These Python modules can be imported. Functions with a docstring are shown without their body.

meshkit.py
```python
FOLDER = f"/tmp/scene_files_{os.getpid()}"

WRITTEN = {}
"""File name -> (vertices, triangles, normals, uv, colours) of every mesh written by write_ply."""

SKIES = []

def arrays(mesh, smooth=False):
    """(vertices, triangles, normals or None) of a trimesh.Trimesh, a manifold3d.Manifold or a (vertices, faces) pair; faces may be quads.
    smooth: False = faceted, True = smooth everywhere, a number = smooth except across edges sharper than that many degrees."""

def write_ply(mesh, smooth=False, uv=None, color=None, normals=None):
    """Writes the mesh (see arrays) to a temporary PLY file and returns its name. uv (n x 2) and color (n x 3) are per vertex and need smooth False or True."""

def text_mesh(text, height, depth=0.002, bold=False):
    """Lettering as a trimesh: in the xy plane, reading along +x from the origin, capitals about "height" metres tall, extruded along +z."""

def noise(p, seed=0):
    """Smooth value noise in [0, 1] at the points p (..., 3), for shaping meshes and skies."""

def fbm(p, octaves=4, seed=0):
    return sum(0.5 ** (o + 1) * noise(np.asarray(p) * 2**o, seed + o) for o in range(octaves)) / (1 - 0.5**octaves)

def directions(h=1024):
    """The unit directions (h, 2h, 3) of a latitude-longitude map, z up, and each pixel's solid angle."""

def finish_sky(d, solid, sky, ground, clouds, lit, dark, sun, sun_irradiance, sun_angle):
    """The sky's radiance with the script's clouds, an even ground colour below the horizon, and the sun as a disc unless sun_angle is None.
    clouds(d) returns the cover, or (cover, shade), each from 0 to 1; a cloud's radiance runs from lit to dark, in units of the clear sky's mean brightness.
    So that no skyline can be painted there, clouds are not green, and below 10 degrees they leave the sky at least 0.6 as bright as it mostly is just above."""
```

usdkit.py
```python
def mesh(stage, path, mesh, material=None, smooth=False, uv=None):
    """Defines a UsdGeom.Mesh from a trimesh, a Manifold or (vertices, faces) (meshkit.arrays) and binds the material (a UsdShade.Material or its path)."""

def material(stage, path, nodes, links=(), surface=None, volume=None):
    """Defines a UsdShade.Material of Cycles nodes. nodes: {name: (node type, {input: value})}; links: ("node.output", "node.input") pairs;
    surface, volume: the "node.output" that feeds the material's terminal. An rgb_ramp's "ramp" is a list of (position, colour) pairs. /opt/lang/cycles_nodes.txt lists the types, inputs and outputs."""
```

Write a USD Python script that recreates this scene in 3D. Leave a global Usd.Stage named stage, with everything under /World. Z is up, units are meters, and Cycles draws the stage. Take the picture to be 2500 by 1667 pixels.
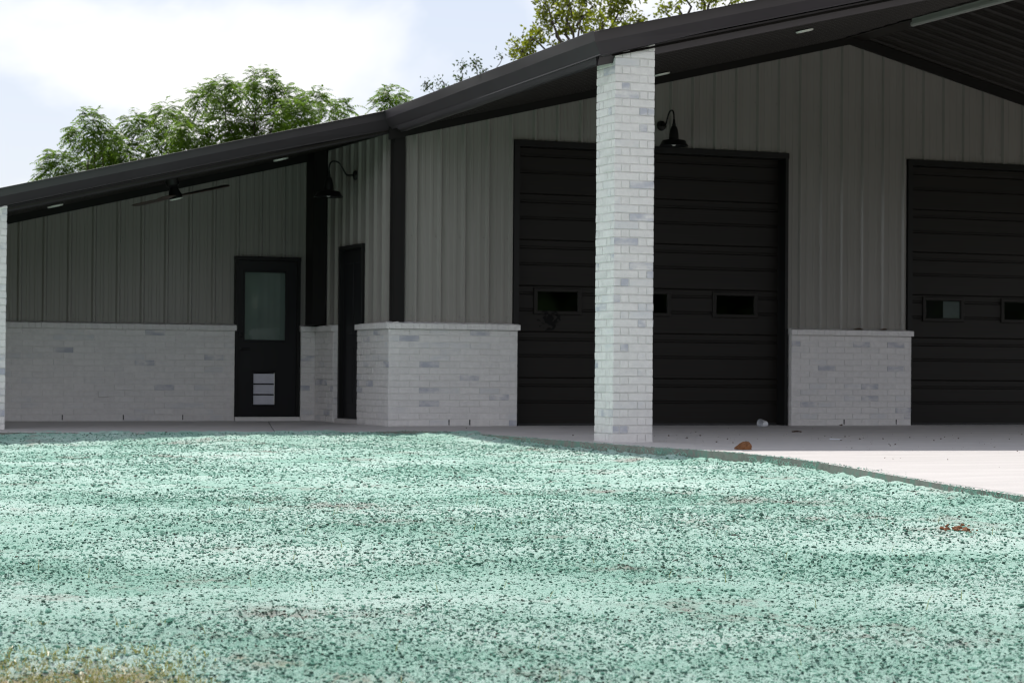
import math, random
import numpy as np
import trimesh
import shapely
from shapely.geometry import Polygon
import usdkit
from meshkit import noise, fbm
from pxr import Usd, UsdGeom, UsdLux, UsdShade, Sdf, Gf, Vt

stage = Usd.Stage.CreateInMemory()
UsdGeom.SetStageUpAxis(stage, UsdGeom.Tokens.z)
UsdGeom.SetStageMetersPerUnit(stage, 1.0)
UsdGeom.Xform.Define(stage, '/World')
UsdGeom.Scope.Define(stage, '/World/Looks')

# ------------------------------------------------------------------ camera, sky, sun, exposure
EXPOSURE = -0.10
SKY_STRENGTH = 0.13
SUN_INTENSITY = 1.25
SUN_TO = np.array([0.03, 0.49, 1.0]); SUN_TO = SUN_TO / np.linalg.norm(SUN_TO)
CAM = np.array([-8.6755, -24.886, 0.6356])
FWD = np.array([0.38024417, 0.92478169, 0.01389955])
RIGHT = np.array([0.92480292, -0.38036862, 0.00769918])
UP = np.array([-0.01240701, -0.00992678, 0.99987375])

cam = UsdGeom.Camera.Define(stage, '/World/camera')
m = Gf.Matrix4d(*[float(v) for v in (*RIGHT, 0, *UP, 0, *(-FWD), 0, *CAM, 1)])
cam.AddTransformOp().Set(m)
cam.CreateHorizontalApertureAttr(36.0); cam.CreateVerticalApertureAttr(24.0)
cam.CreateFocalLengthAttr(36.0 * 5500.4 / 2500)
cam.CreateFStopAttr(9.0); cam.CreateFocusDistanceAttr(11.5)
cam.CreateClippingRangeAttr(Gf.Vec2f(0.1, 5000))
cam.CreateExposureAttr(EXPOSURE)

elev = math.asin(SUN_TO[2]); rot = math.atan2(SUN_TO[0], SUN_TO[1])
sky = UsdLux.DomeLight.Define(stage, '/World/sky')
sky.GetPrim().SetCustomDataByKey('kind', 'structure')
sky.GetPrim().SetCustomDataByKey('label', 'bright pale blue sky with soft white clouds')
sky_mat = usdkit.material(stage, '/World/Looks/sky_material', {
    'tc': ('texture_coordinate', {}),
    'map': ('mapping', {'mapping_type': 'point', 'scale': (1.0, 1.0, 1.7), 'location': (2.2, 0.4, 0.6)}),
    'n': ('noise_texture', {'scale': 5.2, 'detail': 7.0, 'roughness': 0.52, 'distortion': 0.25}),
    'r': ('rgb_ramp', {'ramp': [(0.0, (0, 0, 0)), (0.425, (0, 0, 0)), (0.497, (0.55, 0.55, 0.55)), (0.575, (1, 1, 1)), (1.0, (1, 1, 1))]}),
    'sky': ('sky_texture', {'sky_type': 'single_scattering', 'sun_disc': False, 'sun_elevation': elev, 'sun_rotation': rot}),
    'sep': ('separate_xyz', {}),
    'hz': ('map_range', {'from_min': 0.0, 'from_max': 0.75, 'to_min': 0.70, 'to_max': 0.06, 'clamp': True}),
    'haze': ('mix', {'mix_type': 'mix', 'color2': (7.7, 7.75, 8.6)}),
    'mix': ('mix', {'mix_type': 'mix', 'color2': (9.2, 9.2, 9.3)}),
    'bg': ('background_shader', {'strength': SKY_STRENGTH}),
}, [('tc.generated', 'map.vector'), ('map.vector', 'n.vector'), ('n.fac', 'r.fac'), ('r.color', 'mix.fac'), ('tc.generated', 'sep.vector'), ('sep.z', 'hz.value'), ('hz.result', 'haze.fac'),
    ('sky.color', 'haze.color1'), ('haze.color', 'mix.color1'),
    ('mix.color', 'bg.color')], surface='bg.background')
UsdShade.MaterialBindingAPI.Apply(sky.GetPrim()).Bind(sky_mat)
sun = UsdLux.DistantLight.Define(stage, '/World/sun')
sun.CreateIntensityAttr(SUN_INTENSITY); sun.CreateAngleAttr(0.5); sun.CreateNormalizeAttr(True)
sun.CreateColorAttr(Gf.Vec3f(1.0, 0.955, 0.89))
zx = SUN_TO
ax = np.cross([0, 1, 0], zx); ax /= np.linalg.norm(ax); ay = np.cross(zx, ax)
sun.AddTransformOp().Set(Gf.Matrix4d(*[float(v) for v in (*ax, 0, *ay, 0, *zx, 0, 0, 0, 30, 1)]))

# ------------------------------------------------------------------ helpers
rng = np.random.default_rng(7)
random.seed(7)
USED = {}


def numbered(path):
    k = USED.get(path, -1) + 1
    USED[path] = k
    return path if k == 0 else f'{path}_{k:03d}'


def tag(prim, label=None, cat=None, group=None, kind=None):
    for k, v in (('label', label), ('category', cat), ('group', group), ('kind', kind)):
        if v:
            prim.SetCustomDataByKey(k, v)
    return prim


def obj(name, mesh, mat, parent=None, smooth=False, matrix=None, label=None, kind=None):
    base = (parent.GetPath().pathString if parent is not None else '/World') + '/' + name
    me = usdkit.mesh(stage, numbered(base), mesh, M[mat] if isinstance(mat, str) else mat, smooth=smooth)
    if matrix is not None:
        me.AddTransformOp().Set(matrix)
    return tag(me.GetPrim(), label=label, kind=kind)


def xf(name, loc=(0, 0, 0), parent=None, rotz=0, label=None, cat=None, group=None, kind=None):
    base = (parent.GetPath().pathString if parent is not None else '/World') + '/' + name
    x = UsdGeom.Xform.Define(stage, numbered(base))
    if any(loc) or rotz:
        x.AddTranslateOp().Set(Gf.Vec3d(*map(float, loc)))
        if rotz:
            x.AddRotateZOp().Set(float(rotz))
    return tag(x.GetPrim(), label, cat, group, kind)


def cat(parts):
    return trimesh.util.concatenate(parts)


def box(x0, x1, y0, y1, z0, z1):
    b = trimesh.creation.box((x1 - x0, y1 - y0, z1 - z0))
    b.apply_translation(((x0 + x1) / 2, (y0 + y1) / 2, (z0 + z1) / 2))
    return b


def bevel_box(x0, x1, y0, y1, z0, z1, c=0.004):
    from manifold3d import Manifold
    pts = []
    for sx, ex in ((x0, 1), (x1, -1)):
        for sy, ey in ((y0, 1), (y1, -1)):
            for sz, ez in ((z0, 1), (z1, -1)):
                pts += [(sx + ex * c, sy + ey * c, sz), (sx + ex * c, sy, sz + ez * c), (sx, sy + ey * c, sz + ez * c)]
    h = trimesh.convex.convex_hull(np.array(pts))
    return h


def grid_mesh(P):
    """P (n, m, 3) -> quads"""
    n, k = P.shape[:2]
    i, j = np.meshgrid(np.arange(n - 1), np.arange(k - 1), indexing='ij')
    a = (i * k + j).ravel(); b = ((i + 1) * k + j).ravel()
    return P.reshape(-1, 3), np.stack([a, b, b + 1, a + 1], -1)


def tube(points, radii, sides=8, cap=True):
    p = np.asarray(points, float)
    t = np.gradient(p, axis=0); t /= np.linalg.norm(t, axis=1, keepdims=True) + 1e-12
    ref = np.array([0, 0, 1.0]) if abs(t[:, 2]).mean() < 0.85 else np.array([1.0, 0, 0])
    a = np.cross(t, ref); a /= np.linalg.norm(a, axis=1, keepdims=True) + 1e-12
    b = np.cross(t, a)
    ang = np.arange(sides) * 2 * np.pi / sides
    r = np.broadcast_to(np.asarray(radii, float), (len(p),))
    v = p[:, None] + r[:, None, None] * (np.cos(ang)[None, :, None] * a[:, None] + np.sin(ang)[None, :, None] * b[:, None])
    n = len(p)
    f = []
    for i in range(n - 1):
        for j in range(sides):
            k = (j + 1) % sides
            q = (i * sides + j, i * sides + k, (i + 1) * sides + k, (i + 1) * sides + j)
            f += [(q[0], q[1], q[2]), (q[0], q[2], q[3])]
    v = v.reshape(-1, 3)
    if cap:
        v = np.vstack([v, p[0], p[-1]])
        for j in range(sides):
            k = (j + 1) % sides
            f += [(n * sides, k, j), (n * sides + 1, (n - 1) * sides + j, (n - 1) * sides + k)]
    return trimesh.Trimesh(v, np.array(f), process=False)


def lathe(profile, sections=40):
    return trimesh.creation.revolve(np.array(profile, float), sections=sections)


# ------------------------------------------------------------------ materials
M = {}


def mat(name, nodes, links=(), surface='p.BSDF', **k):
    M[name] = usdkit.material(stage, '/World/Looks/' + name, nodes, links, surface=surface, **k)


def plain(name, col, rough=0.5, spec=0.5, metal=0.0, var=0.12, scale=3.0, bump=0.0, bscale=80.0, bdist=0.002):
    c = np.array(col)
    nodes = {'g': ('geometry', {}), 'n': ('noise_texture', {'scale': scale, 'detail': 5.0, 'roughness': 0.6}),
             'r': ('rgb_ramp', {'ramp': [(0.25, tuple(c * (1 - var))), (0.75, tuple(np.minimum(c * (1 + var), 0.95)))]}),
             'p': ('principled_bsdf', {'roughness': rough, 'specular_ior_level': spec, 'metallic': metal})}
    links = [('g.position', 'n.vector'), ('n.fac', 'r.fac'), ('r.color', 'p.base_color')]
    if bump:
        nodes['bn'] = ('noise_texture', {'scale': bscale, 'detail': 4.0})
        nodes['b'] = ('bump', {'strength': bump, 'distance': bdist})
        links += [('g.position', 'bn.vector'), ('bn.fac', 'b.height'), ('b.normal', 'p.normal')]
    mat(name, nodes, links)


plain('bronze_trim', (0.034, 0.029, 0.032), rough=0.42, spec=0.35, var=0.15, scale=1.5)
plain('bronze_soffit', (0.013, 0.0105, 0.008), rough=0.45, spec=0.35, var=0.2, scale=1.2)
plain('dark_post', (0.009, 0.008, 0.0075), rough=0.6, spec=0.2, var=0.15)
plain('black_door', (0.006, 0.006, 0.007), rough=0.45, spec=0.3, var=0.1)
plain('black_metal', (0.007, 0.007, 0.007), rough=0.4, spec=0.25, var=0.1)
plain('steel', (0.55, 0.55, 0.54), rough=0.25, metal=1.0, var=0.05)
plain('screw_metal', (0.16, 0.15, 0.14), rough=0.5, var=0.2)
plain('pale_flashing', (0.40, 0.40, 0.375), rough=0.4, var=0.06)
plain('white_plastic', (0.66, 0.66, 0.65), rough=0.4, var=0.05)
plain('light_lens', (0.80, 0.80, 0.74), rough=0.35, var=0.02)
plain('pet_flap', (0.50, 0.50, 0.56), rough=0.35, var=0.08, scale=14)
plain('pale_insert', (0.30, 0.30, 0.31), rough=0.8, var=0.08, scale=9)
plain('interior_dark', (0.03, 0.03, 0.03), rough=0.9)
plain('window_shade', (0.33, 0.345, 0.34), rough=0.7, var=0.05, scale=6)
plain('fan_blade', (0.040, 0.016, 0.010), rough=0.35, var=0.2, scale=20)
plain('bark', (0.055, 0.045, 0.034), rough=0.9, var=0.35, scale=14, bump=0.6, bscale=40, bdist=0.02)
plain('rust_rock', (0.15, 0.060, 0.02), rough=0.9, var=0.45, scale=22, bump=0.8, bscale=70, bdist=0.01)
plain('red_clay', (0.17, 0.07, 0.032), rough=0.95, var=0.35, scale=40, bump=0.6, bscale=120, bdist=0.004)
plain('dry_leaf', (0.10, 0.055, 0.03), rough=0.8, var=0.3, scale=40)
plain('paper_scrap', (0.50, 0.52, 0.57), rough=0.6, var=0.04)
plain('dirt_speck', (0.10, 0.075, 0.06), rough=0.95, var=0.3, scale=60)
plain('mortar', (0.66, 0.64, 0.63), rough=0.85, var=0.05, scale=14, bump=0.5, bscale=160, bdist=0.003)
plain('weep_dark', (0.03, 0.03, 0.03), rough=0.9)

# pale painted ribbed sheet
mat('ribbed_sheet', {
    'g': ('geometry', {}), 'map': ('mapping', {'scale': (0.6, 0.6, 0.35)}),
    'n': ('noise_texture', {'scale': 1.6, 'detail': 4.0, 'roughness': 0.55}),
    'r': ('rgb_ramp', {'ramp': [(0.3, (0.226, 0.214, 0.198)), (0.7, (0.248, 0.235, 0.218))]}),
    'n2': ('noise_texture', {'scale': 3.0, 'detail': 2.0}), 'b': ('bump', {'strength': 0.06, 'distance': 0.004}),
    'p': ('principled_bsdf', {'roughness': 0.2, 'specular_ior_level': 0.85})},
    [('g.position', 'map.vector'), ('map.vector', 'n.vector'), ('n.fac', 'r.fac'), ('r.color', 'p.base_color'),
     ('map.vector', 'n2.vector'), ('n2.fac', 'b.height'), ('b.normal', 'p.normal')])

# garage door skin: embossed dark steel, with fine horizontal brushing
mat('garage_skin', {
    'g': ('geometry', {}), 'map': ('mapping', {'scale': (0.6, 1.0, 60.0)}),
    'n': ('noise_texture', {'scale': 1.5, 'detail': 4.0, 'roughness': 0.6}),
    'r': ('rgb_ramp', {'ramp': [(0.25, (0.009, 0.0077, 0.0065)), (0.75, (0.015, 0.013, 0.011))]}),
    'b': ('bump', {'strength': 0.15, 'distance': 0.003}),
    'sd': ('vector_math', {'math_type': 'distance', 'vector2': (2.16, 0.25, 1.285)}), 'sn': ('noise_texture', {'scale': 16.0, 'detail': 3.0}),
    'sa': ('math', {'math_type': 'multiply_add', 'value2': -0.5}), 'sr': ('map_range', {'from_min': -0.13, 'from_max': -0.17, 'to_min': 0.0, 'to_max': 1.0, 'clamp': True}),
    'sm': ('mix', {'mix_type': 'mix', 'color2': (0.003, 0.003, 0.003)}), 'sp': ('map_range', {'from_min': 0.0, 'from_max': 1.0, 'to_min': 0.45, 'to_max': 0.9}),
    'p': ('principled_bsdf', {'roughness': 0.45, 'specular_ior_level': 0.22})},
    [('g.position', 'map.vector'), ('map.vector', 'n.vector'), ('n.fac', 'r.fac'), ('r.color', 'sm.color1'), ('sm.color', 'p.base_color'),
     ('g.position', 'sd.vector1'), ('g.position', 'sn.vector'), ('sn.fac', 'sa.value1'), ('sd.value', 'sa.value3'), ('sa.value', 'sr.value'), ('sr.result', 'sm.fac'),
     ('sr.result', 'sp.value'), ('sp.result', 'p.roughness'),
     ('n.fac', 'b.height'), ('b.normal', 'p.normal')])

# limewashed bricks. Worn ones let a grey-blue body show through in a smeared patch
for nm, worn in (('white_brick', 0), ('worn_brick', 1), ('thin_wash_brick', 2)):
    nodes = {'g': ('geometry', {}), 'oi': ('object_info', {}),
             'n': ('noise_texture', {'scale': 16.0, 'detail': 6.0, 'roughness': 0.65}),
             'r': ('rgb_ramp', {'ramp': [(0.25, (0.60, 0.58, 0.575)), (0.6, (0.69, 0.668, 0.66)), (0.9, (0.735, 0.712, 0.705))]}),
             'hv': ('hsv', {'saturation': 1.0}), 'vr': ('map_range', {'from_min': 0.0, 'from_max': 1.0, 'to_min': 0.965, 'to_max': 1.03}),
             'pit': ('voronoi_texture', {'scale': 95.0}), 'pr': ('rgb_ramp', {'ramp': [(0.0, (0, 0, 0)), (0.10, (0, 0, 0)), (0.17, (1, 1, 1))]}),
             'pn': ('noise_texture', {'scale': 9.0, 'detail': 2.0}), 'pm': ('rgb_ramp', {'ramp': [(0.5, (0, 0, 0)), (0.62, (1, 1, 1))]}),
             'pmix': ('mix', {'mix_type': 'mix', 'color1': (1, 1, 1)}),
             'mul': ('mix', {'mix_type': 'mix', 'color1': (0.36, 0.36, 0.36)}),
             'bn': ('noise_texture', {'scale': 130.0, 'detail': 5.0, 'roughness': 0.65}),
             'badd': ('math', {'math_type': 'add'}),
             'b': ('bump', {'strength': 0.55, 'distance': 0.004}),
             'p': ('principled_bsdf', {'roughness': 0.8, 'specular_ior_level': 0.25})}
    links = [('g.position', 'n.vector'), ('g.position', 'pit.vector'), ('g.position', 'bn.vector'), ('g.position', 'pn.vector'), ('n.fac', 'r.fac'),
             ('oi.random', 'vr.value'), ('vr.result', 'hv.value'), ('r.color', 'hv.color'),
             ('pit.distance', 'pr.fac'), ('pn.fac', 'pm.fac'), ('pm.color', 'pmix.fac'), ('pr.color', 'pmix.color2'),
             ('pmix.color', 'mul.fac'),
             ('bn.fac', 'badd.value1'), ('pit.distance', 'badd.value2'), ('badd.value', 'b.height'), ('b.normal', 'p.normal')]
    last = 'hv.color'
    if worn:
        nodes['wn'] = ('noise_texture', {'scale': 5.5 if worn == 1 else 4.0, 'detail': 5.0, 'roughness': 0.55, 'distortion': 0.0})
        lo, hi = (0.34, 0.62) if worn == 1 else (0.40, 0.75)
        nodes['wr'] = ('rgb_ramp', {'ramp': [(lo, (0, 0, 0)), (hi, (1, 1, 1))]})
        nodes['wmap'] = ('mapping', {'scale': (1.0, 1.0, 2.2)})
        nodes['wm'] = ('mix', {'mix_type': 'mix', 'color2': (0.41, 0.415, 0.47) if worn == 1 else (0.56, 0.565, 0.59)})
        links += [('g.position', 'wmap.vector'), ('wmap.vector', 'wn.vector'), ('wn.fac', 'wr.fac'), ('wr.color', 'wm.fac'), ('hv.color', 'wm.color1')]
        last = 'wm.color'
    links += [(last, 'mul.color2'), ('mul.color', 'p.base_color')]
    mat(nm, nodes, links)

# window panes
mat('dark_glass', {'f': ('fresnel', {'IOR': 1.5}), 't': ('transparent_bsdf', {'color': (0.80, 0.84, 0.82)}),
                   'gl': ('glossy_bsdf', {'color': (1, 1, 1), 'roughness': 0.03}), 'm': ('mix_closure', {})},
    [('f.fac', 'm.fac'), ('t.BSDF', 'm.closure1'), ('gl.BSDF', 'm.closure2')], surface='m.closure')
mat('clear_plastic', {'f': ('fresnel', {'IOR': 1.35}), 't': ('transparent_bsdf', {'color': (0.86, 0.87, 0.89)}),
                      'd': ('principled_bsdf', {'base_color': (0.75, 0.76, 0.78), 'roughness': 0.25}), 'm': ('mix_closure', {'fac': 0.42})},
    [('t.BSDF', 'm.closure1'), ('d.BSDF', 'm.closure2')], surface='m.closure')

# concrete
mat('concrete', {
    'g': ('geometry', {}), 'map': ('mapping', {'scale': (0.35, 1.8, 1.0)}),
    'n': ('noise_texture', {'scale': 2.0, 'detail': 8.0, 'roughness': 0.62}),
    'r': ('rgb_ramp', {'ramp': [(0.25, (0.41, 0.392, 0.386)), (0.55, (0.47, 0.45, 0.444)), (0.8, (0.51, 0.49, 0.483))]}),
    'n2': ('noise_texture', {'scale': 60.0, 'detail': 4.0, 'roughness': 0.7}),
    'r2': ('rgb_ramp', {'ramp': [(0.2, (0.82, 0.82, 0.82)), (0.5, (1, 1, 1))]}), 'mul': ('mix', {'mix_type': 'multiply', 'fac': 1.0}),
    'b': ('bump', {'strength': 0.25, 'distance': 0.004}),
    'p': ('principled_bsdf', {'roughness': 0.75, 'specular_ior_level': 0.35})},
    [('g.position', 'map.vector'), ('map.vector', 'n.vector'), ('n.fac', 'r.fac'), ('g.position', 'n2.vector'), ('n2.fac', 'r2.fac'),
     ('r.color', 'mul.color1'), ('r2.color', 'mul.color2'), ('mul.color', 'p.base_color'), ('n2.fac', 'b.height'), ('b.normal', 'p.normal')])
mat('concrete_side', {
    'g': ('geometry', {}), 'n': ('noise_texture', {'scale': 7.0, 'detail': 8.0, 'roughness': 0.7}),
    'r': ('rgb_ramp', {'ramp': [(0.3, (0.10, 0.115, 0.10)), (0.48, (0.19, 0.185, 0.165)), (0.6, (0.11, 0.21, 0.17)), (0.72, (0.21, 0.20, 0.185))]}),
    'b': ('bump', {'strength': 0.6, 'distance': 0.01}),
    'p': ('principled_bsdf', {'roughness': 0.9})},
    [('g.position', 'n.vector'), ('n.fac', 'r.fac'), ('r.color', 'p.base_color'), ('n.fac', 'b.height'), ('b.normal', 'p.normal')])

# hydromulch: mint fibre over pinkish brown soil
MINT = [(0.30, (0.13, 0.33, 0.255)), (0.42, (0.29, 0.495, 0.415)), (0.53, (0.445, 0.625, 0.56)), (0.68, (0.61, 0.71, 0.67))]  # darkest stop puts crevice shade into the fibre colour


def mulch_nodes(clod):
    nodes = {
        'g': ('geometry', {}),
        'n1': ('noise_texture', {'scale': 0.9, 'detail': 6.0, 'roughness': 0.6}),
        'n2': ('noise_texture', {'scale': 62.0, 'detail': 6.0, 'roughness': 0.8}),
        'add': ('mix_float', {'fac': 0.45}),
        'n3': ('noise_texture', {'scale': 120.0, 'detail': 3.0, 'roughness': 0.6}), 'hh': ('math', {'math_type': 'multiply_add', 'value2': 0.45}),
        'r': ('rgb_ramp', {'ramp': MINT}),
        'sn': ('noise_texture', {'scale': 1.1, 'detail': 12.0, 'roughness': 0.8}),
        'sr': ('rgb_ramp', {'ramp': [(0.0, (0, 0, 0)), (0.545, (0, 0, 0)), (0.65, (0.8, 0.8, 0.8))]}),
        'smix': ('mix', {'mix_type': 'mix', 'color2': (0.31, 0.29, 0.262)}),
        'p': ('principled_bsdf', {'roughness': 0.92, 'specular_ior_level': 0.15}),
        'b': ('bump', {'strength': 1.0, 'distance': 0.014})}
    links = [('g.position', 'n3.vector'), ('n3.fac', 'hh.value1'), ('n2.fac', 'hh.value3'), ('g.position', 'n1.vector'), ('g.position', 'n2.vector'), ('g.position', 'sn.vector'), ('n1.fac', 'add.a'), ('n2.fac', 'add.b'),
             ('add.result', 'r.fac'), ('sn.fac', 'sr.fac'), ('sr.color', 'smix.fac'), ('r.color', 'smix.color1'),
             ('hh.value', 'b.height'), ('b.normal', 'p.normal')]
    last = 'smix.color'
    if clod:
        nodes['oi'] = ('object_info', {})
        nodes['cr'] = ('rgb_ramp', {'ramp': [(0.0, (0.010, 0.048, 0.033)), (0.24, (0.035, 0.12, 0.087)), (0.36, (0.13, 0.33, 0.25)), (0.65, (0.28, 0.515, 0.425)), (0.97, (0.44, 0.63, 0.55)), (0.98, (0.08, 0.06, 0.05)), (1.0, (0.08, 0.06, 0.05))]})  # darkest greens paint the shaded specks between lumps as clod colour
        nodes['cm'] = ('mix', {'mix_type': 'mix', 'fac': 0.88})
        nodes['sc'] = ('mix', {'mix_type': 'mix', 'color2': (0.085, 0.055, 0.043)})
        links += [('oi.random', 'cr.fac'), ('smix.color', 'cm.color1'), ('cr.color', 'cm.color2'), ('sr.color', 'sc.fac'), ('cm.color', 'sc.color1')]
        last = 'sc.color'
    else:
        # straw and dry turf where the spray thins out at the lawn corner
        nodes['vd'] = ('vector_math', {'math_type': 'distance', 'vector2': (-8.3, -20.4, -0.1)})
        nodes['tn'] = ('noise_texture', {'scale': 3.5, 'detail': 6.0, 'roughness': 0.7})
        nodes['tm'] = ('math', {'math_type': 'multiply_add', 'value2': -2.2})
        nodes['tr'] = ('map_range', {'from_min': 0.40, 'from_max': -0.10, 'to_min': 0.0, 'to_max': 0.9, 'clamp': True})
        nodes['tmix'] = ('mix', {'mix_type': 'mix', 'color2': (0.36, 0.27, 0.16)})
        links += [('g.position', 'vd.vector1'), ('g.position', 'tn.vector'), ('tn.fac', 'tm.value1'), ('vd.value', 'tm.value3'), ('tm.value', 'tr.value'),
                  ('tr.result', 'tmix.fac'), ('smix.color', 'tmix.color1')]
        last = 'tmix.color'
    links.append((last, 'p.base_color'))
    return nodes, links


mat('mulch', *mulch_nodes(False))
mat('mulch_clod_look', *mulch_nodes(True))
plain('lawn', (0.085, 0.10, 0.035), rough=0.95, var=0.5, scale=1.2, bump=0.7, bscale=25, bdist=0.05)


def leaf_mat(name, dark, light, trans=0.5):
    mat(name, {
        'g': ('geometry', {}), 'r': ('rgb_ramp', {'ramp': [(0.0, dark), (0.75, light), (1.0, tuple(np.array(light) * (1.5, 1.15, 0.9)))]}),
        'p': ('principled_bsdf', {'roughness': 0.4, 'specular_ior_level': 0.5}), 't': ('translucent_bsdf', {}),
        'tc': ('mix', {'mix_type': 'multiply', 'fac': 1.0, 'color2': (1.35, 1.45, 0.5)}), 'm': ('mix_closure', {'fac': trans})},
        [('g.random_per_island', 'r.fac'), ('r.color', 'p.base_color'), ('r.color', 'tc.color1'), ('tc.color', 't.color'),
         ('p.BSDF', 'm.closure1'), ('t.BSDF', 'm.closure2')], surface='m.closure')


leaf_mat('pinnate_leaf', (0.10, 0.165, 0.03), (0.26, 0.34, 0.06), 0.65)
leaf_mat('oak_leaf', (0.15, 0.165, 0.03), (0.33, 0.29, 0.05), 0.65)
leaf_mat('shrub_leaf', (0.04, 0.07, 0.02), (0.08, 0.12, 0.03), 0.4)
leaf_mat('grass_blade', (0.21, 0.20, 0.055), (0.62, 0.44, 0.26), 0.2)
leaf_mat('wood_leaf', (0.022, 0.045, 0.012), (0.05, 0.085, 0.022), 0.3)

# ------------------------------------------------------------------ roof heights
XR = 6.225


def ztop(x, y):
    x = np.asarray(x, float); y = np.asarray(y, float)
    xe = np.where(x > XR, 2 * XR - x, x)
    return 3.672 + 0.242 * (xe + 0.1) + 0.0185 * np.maximum(0, -y - 0.1)


SOF = 0.225


def zsof(x, y):
    return ztop(x, y) - SOF


# ------------------------------------------------------------------ ground, mulch, concrete
slab_poly = Polygon([(-9.5, 2.97), (-9.5, -0.55), (-4.51, -0.63), (-3.4, -1.15), (-2.14, -1.42), (-1.25, -1.5), (-0.35, -1.6), (-0.1, -2.1),
                     (-0.1, -5.97), (-0.09, -7.3), (-0.03, -7.9), (-0.01, -8.5), (-0.08, -9.34), (-0.235, -10.24), (-0.465, -11.19), (-0.71, -12.1), (-0.915, -12.9), (-1.075, -13.55), (-1.22, -14.3), (-1.65, -16.2), (-2.3, -19), (-3.2, -23), (-3.6, -27),
                     (16, -27), (16, 0.6), (0.3, 0.6), (0.3, 2.97)])


def slab_z(x, y):
    return -0.035 * np.clip(-np.asarray(x) / 1.5, 0, 1) * np.clip(1 - np.asarray(y) / 2.87, 0, 1.15)


def slab_mesh(poly, thick=0.16):
    p = poly.segmentize(0.6)
    ring = np.array(p.exterior.coords)[:-1]
    v2, f = trimesh.creation.triangulate_polygon(p, engine='earcut')
    v2 = np.asarray(v2)
    top = np.c_[v2, slab_z(v2[:, 0], v2[:, 1])]
    return trimesh.Trimesh(top, f, process=False), ring


drive = xf('driveway', kind='structure', label='pale new concrete porch slab and driveway, sunlit in front of the roof shadow')
jl = [(-0.53, 3.2), (-1.26, 0.5), (-1.80, -1.6), (-1.95, -2.2)]
jline = shapely.geometry.LineString(jl).buffer(0.004)
jline2 = shapely.geometry.LineString([(0.12, 0.6), (0.12, -3.0), (-0.3, -3.4)]).buffer(0.004)
sides = []
for i, g in enumerate(sorted(shapely.difference(slab_poly, jline).geoms, key=lambda a: a.area)):
    me, ring = slab_mesh(g)
    if me.face_normals[:, 2].mean() < 0:
        me.invert()
    obj('slab_panel', me, 'concrete', drive)
    n = len(ring)
    # rounded arris: top edge drops 6 mm
    zt = slab_z(ring[:, 0], ring[:, 1])
    v = np.vstack([np.c_[ring, zt], np.c_[ring, zt - 0.3]])
    f = [(k, (k + 1) % n, n + (k + 1) % n, n + k) for k in range(n)]
    sides.append(trimesh.Trimesh(v, np.vstack([np.array(f)[:, [0, 2, 1]], np.array(f)[:, [0, 3, 2]]]), process=False))
obj('slab_edge', cat(sides), 'concrete_side', drive)

gx = np.concatenate([np.linspace(-400, -40, 7), np.linspace(-30, 40, 36), np.linspace(50, 400, 7)])
gy = np.concatenate([np.linspace(-400, -50, 7), np.linspace(-40, 40, 41), np.linspace(50, 500, 7)])
GX, GY = np.meshgrid(gx, gy, indexing='ij')
GZ = -0.30 + 0.0 * GX
obj('ground', grid_mesh(np.stack([GX, GY, GZ], -1)), 'lawn', kind='structure', smooth=True, label='short grass ground around and behind the building')


def smooth01(t):
    t = np.clip(t, 0, 1)
    return t * t * (3 - 2 * t)


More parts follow.
